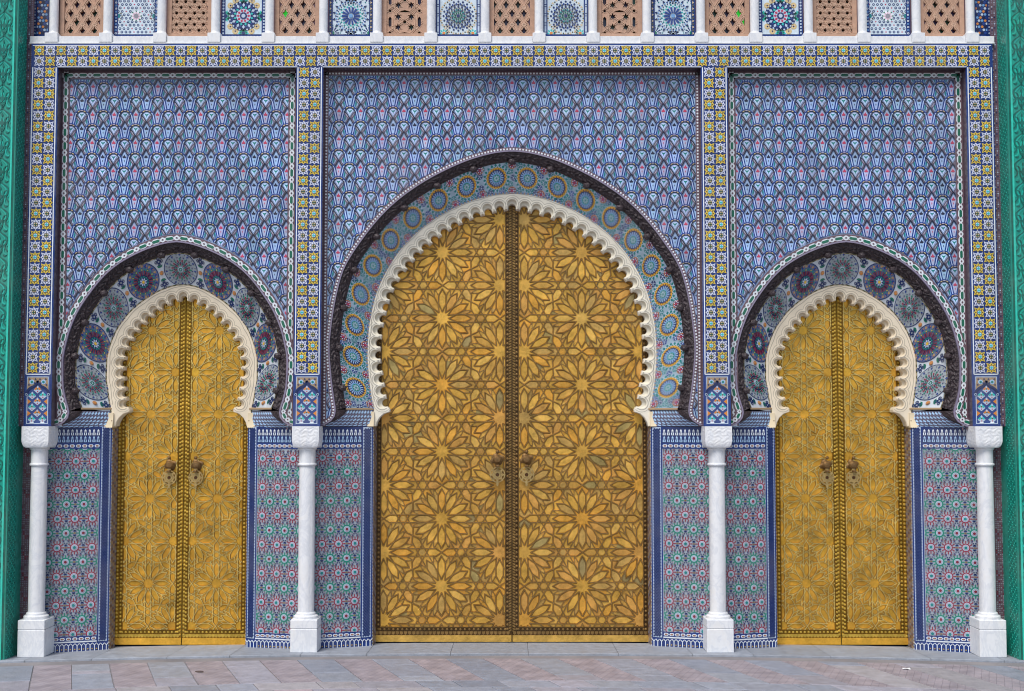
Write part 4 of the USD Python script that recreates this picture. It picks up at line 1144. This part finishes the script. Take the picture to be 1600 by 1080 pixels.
for x, lab in COLS:
    z0 = float(floor_z(x, -.1)) + .01
    t = thing('marble_column', lab, 'column', 'large marble columns before the gate', loc=(x, .10, 0))
    obj('pedestal', cat([boxmesh(-.207, -.207, z0, .207, .24, .352 + z0 * .2, .008), boxmesh(-.207, -.207, .355 + z0 * .2, .207, .24, .49 + z0 * .1, .008)]), 'marble', t)
    obj('base_ring', lathe([(0, .488 + z0 * .1), (.185, .488 + z0 * .1), (.19, .50), (.188, .525), (.165, .54), (.15, .545), (.152, .56), (.146, .575), (.132, .585), (0, .585)]), 'marble', t, smooth=35)
    obj('shaft', lathe([(.125, .58), (.126, 1.4), (.124, 2.2), (.120, 2.87)]), 'marble', t, smooth=True)
    obj('neck_ring', lathe([(.124, 2.845), (.142, 2.85), (.148, 2.865), (.142, 2.88), (.128, 2.885)]), 'marble', t, smooth=40)
    obj('necking', lathe([(.128, 2.88), (.128, 3.09), (.145, 3.10), (.15, 3.115), (.145, 3.13)]), 'marble', t, smooth=40)
    obj('capital', CAP, 'marble', t)

# ------------------------------------------------------------------ green piers
GW, GH = .292, .385
def green_unit(add):
    D, Lt, Md = lin('#0a6458'), lin('#19a592'), lin('#0e7a6a')
    def m(pts, q): return [(q * x, y) for x, y in pts]
    for q in (-1, 1):
        # the ogee strands that meet on the axis and swing out to the neighbours
        add(ribbon(m([(.0, .215), (.028, .17), (.085, .135), (.125, .085), (.118, .02), (.085, -.03), (.105, -.085), (.146, -.12)], q), .017, 16), D, .012)
        add(ribbon(m([(.0, -.17), (.03, -.12), (.05, -.06), (.048, .0), (.062, .05), (.10, .06)], q), .015, 12), D, .0115)
        add(ribbon(m([(.014, .165), (.05, .125), (.085, .085), (.09, .03), (.062, -.012)], q), .022, 9), Lt, .008)
        add(ribbon(m([(.02, -.09), (.028, -.03), (.022, .02), (.012, .06)], q), .016, 8), Lt, .008)
        add(ribbon(m([(.075, -.06), (.066, -.11), (.085, -.155), (.12, -.165)], q), .022, 8), Lt, .008)
        add(ribbon(m([(.115, -.04), (.135, .0), (.14, .04)], q), .016, 6), Lt, .0085)
        add(ribbon(m([(.06, -.17), (.085, -.19), (.11, -.175)], q), .012, 6), D, .010)
    add(np.array([(0, .035), (-.018, -.005), (-.045, -.02), (-.028, -.05), (0, -.085), (.028, -.05), (.045, -.02), (.018, -.005)]), D, .014)
    add(np.array([(0, .13), (-.014, .095), (0, .055), (.014, .095)]), D, .013)
    add(circ(.016, 7, 0, -.125), D, .013)
U_GREEN = pieces_of(green_unit)
for sg in (-1, 1):
    t = thing('green_tiled_pier', ('left' if sg < 0 else 'right') + ' green glazed pier with carved vine relief at the edge of the gate', 'pier')
    xi = sg * 7.715; xo = sg * 9.3
    x0, x1 = sorted((xi, xo)); zb = -.2
    solid('pier_core', boxmesh(x0, -.30, zb, x1, 1.7, 11.6), lin('#0c8573'), 'glazed', t)
    ua, ub = sorted((xi + sg * .085, xo)); reg = sbox(ua, zb, ub, 11.6)
    g = Geo(); g.poly(rect(ua, zb, ub, 11.6), lin('#10917f'), .002); g.build('pier_ground', 'glazed', facade(-.302), t)
    spots = [(xi + sg * (.085 + .135 + GW * i), 10.9 - GH * j + (GH / 2 if i % 2 else 0)) for i in range(6) for j in range(33)]
    fill(reg, U_GREEN, spots, tint=.05).build('carved_relief', 'glazed', facade(-.305), t, kind='stuff')
    g = Geo()
    for k, (w0, w1, c, h) in enumerate(((.0, .022, '#11806e', .012), (.026, .048, '#0b5c4f', .010), (.052, .080, '#2fc0aa', .016))):
        a, c2 = sorted((xi + sg * w0, xi + sg * w1)); g.poly(rect(a, zb, c2, 11.6), lin(c), h)
    g.build('edge_moulding', 'glazed', facade(-.302), t)
    # speckled inner face
    g = Geo(); n = 150
    for k in range(300):
        z = zb + (k + .5) * 11.8 / 300
        for c in range(7): g.poly(circ(.011, 5, .03 + c * .045 + (.02 if k % 2 else 0), z), lin('#0a5f50') * R.uniform(.7, 1.3) if (c + k) % 3 else lin('#3fbca6'), .004)
    a = g.arrays(); v = np.stack([xi - sg * (a[1] + .001), -.30 + a[0][:, 0], a[0][:, 1]], 1)
    obj('side_mosaic', (v, a[2] if sg < 0 else a[2][:, ::-1]), 'glazed', t, color=a[3], kind='stuff')

# ------------------------------------------------------------------ gallery over the frame
COLX = [-7.31 + .86 * i for i in range(18)]
led = thing('marble_ledge', 'long white marble ledge under the gallery of colonnettes', 'ledge')
for i in range(17):
    obj('ledge_block', boxmesh(COLX[i] + .105, .02, 9.54, COLX[i + 1] - .105, .6, 9.645, .004), 'marble', led)
obj('ledge_base', boxmesh(-7.66, -.004, 9.516, 7.66, .6, 9.538, .004), 'marble', led)
for s in (-1, 1):
    a, c = sorted((s * 7.415, s * 7.66)); obj('ledge_block', boxmesh(a, .02, 9.54, c, .6, 9.645, .004), 'marble', led)
KINDS = ['vine', 'pale', 'starlat', 'multi', 'vine', 'spokes', 'crosslat', 'rings', 'vine', 'rings', 'crosslat', 'spokes', 'vine', 'multi', 'starlat', 'pale', 'vine']
DESC = {'vine': 'brown lattice of crossing vines', 'starlat': 'brown lattice pierced with small stars', 'crosslat': 'brown lattice with large star holes', 'pale': 'pale tile panel with small navy rings',
        'multi': 'tile panel with yellow and red rosettes', 'spokes': 'tile panel with a blue wheel of spokes', 'rings': 'tile panel with ringed navy stars'}
ORD = ['first', 'second', 'third', 'fourth', 'fifth', 'sixth', 'seventh', 'eighth', 'ninth']
def ordinal(i, n):
    return f'{ORD[i]} from the left' if i < (n + 1) // 2 else f'{ORD[n - 1 - i]} from the right'
sh = lathe([(.068, 9.69), (.082, 9.692), (.084, 9.71), (.073, 9.725), (.070, 9.74), (.070, 11.3)], 22)
for i, x in enumerate(COLX):
    t = thing('colonnette', f'slim white marble colonnette in the top gallery, {ordinal(i, 18)}', 'colonnette', 'gallery colonnettes', loc=(x, .10, 0))
    obj('plinth', boxmesh(-.102, -.112, 9.54, .102, .14, 9.692, .005), 'marble', t)
    obj('shaft', sh, 'marble', t, smooth=45)
PW, PZ0, PZ1, PY = .72, 9.648, 10.95, .19
def lattice_panel(i, x, kind):
    same = [k for k in range(17) if KINDS[k] == kind]
    n = len(same); r_ = same.index(i)
    lab = f'{DESC[kind]} in the top gallery' + (f', {ordinal(r_, n)}' if n > 2 else f', {"left" if r_ == 0 else "right"} of the middle')
    t = thing('lattice_window', lab, 'window', 'carved lattice windows of the gallery')
    wc = lin('#b3907a'); w2 = lin('#c9a890')
    fw = .072
    x0, x1 = x - PW / 2, x + PW / 2
    g = Geo()
    for q in (rect(x0, PZ0, x1, PZ0 + .085), rect(x0, PZ0 + .087, x0 + fw, PZ1), rect(x1 - fw, PZ0 + .087, x1, PZ1)): g.poly(q, wc * R.uniform(.9, 1.05), .03, -.08)
    g.build('window_frame', 'wood', facade(PY), t)
    ix0, ix1, iz0 = x0 + fw, x1 - fw, PZ0 + .087
    W = ix1 - ix0
    rg = sbox(ix0, iz0, ix1, PZ1); holes, ridges = [], []
    cz0 = iz0
    if kind == 'vine':
        px, pz = W / 3, .138 * 1.03
        for r in range(-1, 11):
            for k in range(-1, 5):
                hx, hz = ix0 + (k + (.5 if r % 2 == 0 else 0)) * px, cz0 + .045 + r * pz
                q = np.array([(0, -.075), (-.028, -.02), (-.052, .012), (-.02, .026), (0, .075), (.02, .026), (.052, .012), (.028, -.02)])
                holes.append(Polygon(q + (hx, hz)))
                for s in (-1, 1):
                    ridges.append(LineString(curve([(hx + s * px / 2, hz - pz * .52), (hx + s * px * .40, hz - .02), (hx + s * px * .16, hz + pz * .40), (hx, hz + pz * .60), (hx - s * px * .18, hz + pz * .8)], 9)))
    elif kind == 'starlat':
        m = W / 4
        for r in range(12):
            for k in range(5):
                hx, hz = ix0 + (k if r % 2 == 0 else k + .5) * m, cz0 + .055 + r * .093
                q = star(8 if (r + k) % 3 == 0 else 5, .04, .022, R.uniform(0, 6), hx, hz) if (r + 2 * k) % 4 else np.vstack([star(4, .052, .014, PI / 4, hx, hz)])
                holes.append(Polygon(q))
                ridges.append(LineString([(hx - m / 2, hz - .093 * .5), (hx, hz - .068), (hx + m / 2, hz - .0465)])); ridges.append(LineString([(hx - m * .5, hz), (hx - m * .25, hz + .06), (hx + m * .25, hz + .05)]))
    else:
        for r in range(4):
            zc = cz0 + .19 + r * .36
            for s in (-1, 1):
                for e in (-1, 1): holes.append(Polygon(star(6, .068, .03, PI / 5, x + s * .105, zc + e * .085)))
                holes.append(Polygon([(x + s * .235 - .026, zc - .06), (x + s * .235, zc - .09), (x + s * .235 + .026, zc - .06), (x + s * .235 + .026, zc + .06), (x + s * .235, zc + .09), (x + s * .235 - .026, zc + .06)]))
                holes.append(Polygon(star(7, .034, .02, 0, x + s * .235, zc - .18)))
                ridges += [LineString([(x + s * .30, zc - .20), (x - s * .06, zc + .06), (x - s * .18, zc + .20)]), LineString([(x + s * .17, zc - .13), (x + s * .185, zc + .13)]), LineString([(x + s * .08, zc - .2), (x + s * .3, zc + .02)])]
            holes.append(Polygon(star(8, .034, .024, 0, x, zc)))
            holes.append(Polygon([(x - .09, zc - .185), (x, zc - .165), (x + .09, zc - .185), (x + .06, zc - .20), (x - .06, zc - .20)]))
    hu = unary_union([h.buffer(0) for h in holes])
    g = Geo(); g.geom(rg.difference(hu), wc, 0.0, -.045)
    rl = unary_union(ridges)
    for d in (.012, ):
        for sg in (-1, 1):
            try: rr_ = unary_union([l.offset_curve(sg * d).buffer(.0045, quad_segs=1, cap_style='flat') for l in ridges])
            except Exception: continue
            g.geom(rr_.intersection(rg).difference(hu), w2, .010, -.002)
    g.geom(hu.boundary.buffer(.006).difference(hu).intersection(rg), w2, .006, -.002)
    g.build('lattice', 'wood', facade(PY - .004), t)
    gd, gl = Geo(), []
    cols = ['#2a3a2a', '#33264a', '#25314a', '#3a2030', '#14402c'] if kind != 'starlat' else ['#2a2018', '#241c1a', '#30241c']
    for h in holes:
        c = h.centroid
        if rg.contains(c): gd.poly(rect(*h.buffer(.012).bounds), lin(str(R.choice(cols))), 0.0, -.006)
    gd.build('coloured_panes', 'pane', facade(PY + .055), t, kind='stuff')
    if kind == 'vine' and i in (4, 12):
        mid = [h for h in holes if rg.contains(h.centroid) and h.centroid.y < PZ0 + .5]
        for h in [mid[k] for k in (5, 8, 9) if k < len(mid)]:
            q = Geo(); q.poly(rect(*h.buffer(.012).bounds), np.ones(3), .004, -.002)
            a = q.arrays(); obj('green_pane', (facade(PY + .052)(a[0][:, 0], a[0][:, 1], a[1]), a[2]), 'lit_pane', t)
def tile_panel(i, x, kind, x0=None, x1=None, lab=None):
    if lab is None:
        same = [k for k in range(17) if KINDS[k] == kind]
        lab = f'{DESC[kind]} in the top gallery, {"left" if same.index(i) == 0 else "right"} of the middle'
    t = thing('tile_panel', lab, 'tile panel', 'mosaic panels of the gallery')
    x0, x1 = (x - PW / 2, x + PW / 2) if x0 is None else (x0, x1)
    g = Geo(); g.poly(rect(x0, PZ0, x1, PZ1), C['royal'] * .7, .01, -.06)
    ix0, ix1, iz0 = x0 + .07, x1 - .07, PZ0 + .075
    g.poly(rect(ix0, iz0, ix1, PZ1), (lin('#c3d2dc') if kind != 'edge' else C['navy']), .014)
    g.build('panel_ground', 'glazed', facade(PY), t)
    g = Geo(); rg = sbox(ix0, iz0, ix1, PZ1)
    def put(ring, col, h):
        pg = Polygon(ring).buffer(0)
        if rg.contains(pg): g.poly(np.asarray(ring), C[col], h, .012)
        elif rg.intersects(pg): g.geom(pg.intersection(rg), C[col], h, .012)
    def ros(spec, cx, cz, r):
        hh = .014
        for s in spec:
            hh += .002
            if s[0] == 'disc': put(circ(r * s[1], 24, cx, cz), s[2], hh)
            else:
                for q in ringof(s[0], s[1], s[2], s[3], s[4], (s[6] if len(s) > 6 else 0) * 2 * PI / s[1]): put(q * r + (cx, cz), s[5], hh)
    zc = PZ0 + .37; W = ix1 - ix0
    if kind == 'spokes':
        for k in range(3):
            z = zc + k * .60
            ros([('dot', 16, 1.08, 1.30, .1, 'teal', .5), ('kite', 16, .9, 1.12, .1, 'turq', 0), ('dot', 32, 1.30, 1.42, .05, 'navy', .25), ('tri', 16, 1.42, 1.62, .10, 'royal'), ('dot', 16, 1.45, 1.62, .05, 'sky', .5), ('tri_in', 16, 1.66, 1.95, .12, 'navy', .5), ('blade', 14, .32, .92, .105, 'royal'), ('disc', .2, 'sky')], x, z, .155)
        for s in (-1, 1):
            for k in range(3):
                ros([('blade', 12, .4, 1.0, .12, 'navy'), ('disc', .3, 'green'), ('dot', 12, 1.1, 1.3, .1, 'teal')], x + s * W / 2, iz0 + .02 + k * .60, .1)
                ros([('blade', 12, .4, 1.0, .12, 'royal'), ('disc', .3, 'navy')], x, iz0 - .01 + k * .60, .1)
        ec = ('cream', 'olive')
    elif kind == 'rings':
        for k in range(3):
            z = zc + k * .62
            ros([('tri', 24, 1.5, 1.75, .11, 'cream'), ('dot', 24, 1.55, 1.7, .05, 'olive', .5), ('dot', 20, 1.25, 1.45, .1, 'navy'), ('kite', 20, 1.0, 1.25, .1, 'royal', .5), ('dot', 20, .98, 1.14, .05, 'ink'), ('kite', 16, .74, 1.0, .1, 'navy'), ('dot', 16, .66, .78, .05, 'olive', .5), ('kite', 10, .42, .66, .1, 'teal'), ('dot', 10, .5, .64, .05, 'navy', .5), ('kite', 10, .2, .42, .07, 'green', .5), ('disc', .14, 'navy')], x, z, .175)
            for s in (-1, 1):
                ros([('kite', 8, .3, 1, .2, 'turq'), ('disc', .3, 'orange')], x + s * W * .40, z - .28, .075)
                for e in (-1, 1): ros([('kite', 6, .2, 1, .2, 'cream'), ('disc', .3, 'ink')], x + s * W * .30, z - .22 + e * .05, .045)
        ec = ('pale', 'pale')
    elif kind == 'multi':
        for k in range(3):
            z = zc + k * .56
            ros([('disc', 2.0, 'navy'), ('dot', 24, 1.7, 1.95, .1, 'pale'), ('kite', 12, 1.15, 1.7, .18, 'pale'), ('dot', 12, 1.3, 1.55, .1, 'royal', .5), ('kite', 12, .9, 1.3, .16, 'turq', .5), ('disc', .92, 'pale'), ('kite', 10, .45, .9, .17, 'red'), ('disc', .45, 'navy'), ('disc', .25, 'pale')], x, z, .125)
            for sx in (-1, 1):
                for dz in (-.17, .17):
                    for (ex, ez) in ((.21, dz), (.13, dz * 1.45)):
                        ros([('disc', 1, 'butter'), ('kite', 4, .1, .9, .3, 'cream', .5), ('disc', .22, 'navy')], x + sx * ex, z + dz * 0 + ez, .05)
                ros([('kite', 10, .3, 1, .2, 'turq'), ('kite', 10, .3, .8, .15, 'green', .5), ('disc', .3, 'navy')], x + sx * W / 2, z, .10)
            ros([('kite', 10, .3, 1, .2, 'turq'), ('kite', 10, .3, .8, .15, 'green', .5), ('disc', .3, 'navy')], x, z - .28, .09)
        ec = ('pale', 'pale')
    elif kind == 'pale':
        for r in range(20):
            for k in range(10):
                cx, cz = ix0 + (k + (.5 if r % 2 else 0)) * W / 9, iz0 + .035 + r * .056
                if math.hypot((cx - x), ((cz - zc + .28) % .56 - .28)) > .09: 
                    ros([('disc', 1, 'navy'), ('disc', .45, 'pale')] if (r + k) % 4 else [('star5', 1, -1, 1, .3, 'red')], cx, cz, .021 if (r + k) % 4 else .016)
        for k in range(3):
            ros([('disc', 1.1, 'white'), ('tri', 8, .7, 1.05, .2, 'green'), ('dot', 8, .42, .78, .1, 'pink'), ('disc', .42, 'gray')], x, zc + k * .56, .085)
            for s in (-1, 1): ros([('tri', 8, .6, 1.05, .2, 'olive'), ('disc', .5, 'teal')], x + s * W / 2, zc + k * .56, .07)
        ec = ('white', 'sky')
    else:
        for r in range(26):
            for k in range(int(W / .05) + 2):
                ros([('disc', 1, ['sky', 'orange', 'ink', 'royal', 'pale'][(r * 2 + k) % 5])], ix0 + (k + (.5 if r % 2 else 0)) * .05, iz0 + .02 + r * .05, .02)
        ec = ('pale', 'mauve')
    # border of the panel
    n = int((x1 - x0 - .02) / .05)
    sp = (x1 - x0 - .02) / n
    for k in range(n):
        cx = x0 + .01 + (k + .5) * sp
        if kind == 'spokes': q = [(cx - .022, PZ0 + .012), (cx + .022, PZ0 + .012), (cx, PZ0 + .04)]
        elif kind == 'rings': q = rect(cx - .022 if k % 3 else cx - .012, PZ0 + .016, cx + .025 if k % 3 else cx + .012, PZ0 + .044)
        else: q = circ(.018, 6, cx, PZ0 + .03)
        g.poly(np.array(q, float), C[ec[k % 2]], .016, .008)
        if kind == 'pale': g.poly(circ(.009, 5, cx, PZ0 + .03), C['royal'], .019, .008)
    for s in (0, 1):
        bx = x0 + .035 if s == 0 else x1 - .035
        for k in range(int((PZ1 - PZ0 - .08) / .05)):
            cz = PZ0 + .09 + k * .05
            if kind == 'spokes': q = [(bx - .014, cz - .022), (bx - .014, cz + .022), (bx + .014, cz)]
            elif kind == 'rings': q = rect(bx - .014, cz - (.025 if k % 3 else .012), bx + .014, cz + (.025 if k % 3 else .012))
            else: q = circ(.017, 6, bx, cz)
            g.poly(np.array(q, float), C[ec[k % 2]], .016, .008)
            if kind == 'pale': g.poly(circ(.008, 5, bx, cz), C['royal'], .019, .008)
    g.build('panel_mosaic', 'glazed', facade(PY), t, kind='stuff')
for i in range(17):
    x = (COLX[i] + COLX[i + 1]) / 2
    (lattice_panel if KINDS[i] in ('vine', 'starlat', 'crosslat') else tile_panel)(i, x, KINDS[i])
for s in (-1, 1):
    a, c = sorted((s * 7.36, s * 7.68))
    tile_panel(0, (a + c) / 2, 'edge', a, c, f'narrow dark speckled tile panel at the {"left" if s < 0 else "right"} end of the top gallery')

# ------------------------------------------------------------------ litter
x, y = 5.72, -1.2
z = float(floor_z(x, y))
pm = grid_sheet(np.linspace(x - .05, x + .05, 8), np.linspace(y - .04, y + .04, 6), lambda X, Y: z + .012 + .012 * np.sin(X * 40) * np.cos(Y * 50) + 0 * X)
tag(obj('paper_scrap', pm, 'paper', None), 'small white scrap of paper lying on the paving at the right', 'paper')
x, y = -4.45, -1.55; z = float(floor_z(x, y))
lm = grid_sheet(np.linspace(-.05, .05, 8), np.linspace(-1, 1, 6), lambda X, Y: 0 * X)
lv = lm.vertices; lv = np.stack([x + lv[:, 0] * 1.2, y + lv[:, 1] * .026 * np.sqrt(np.clip(1 - (lv[:, 0] / .051) ** 2, 0, 1)), z + .012 + .012 * np.abs(lv[:, 1]) + .1 * lv[:, 0] ** 2], 1)
tag(obj('fallen_leaf', trimesh.Trimesh(lv, lm.faces, process=False), 'dry_leaf', None), 'small dark dry leaf lying on a grey slab before the left door', 'leaf')
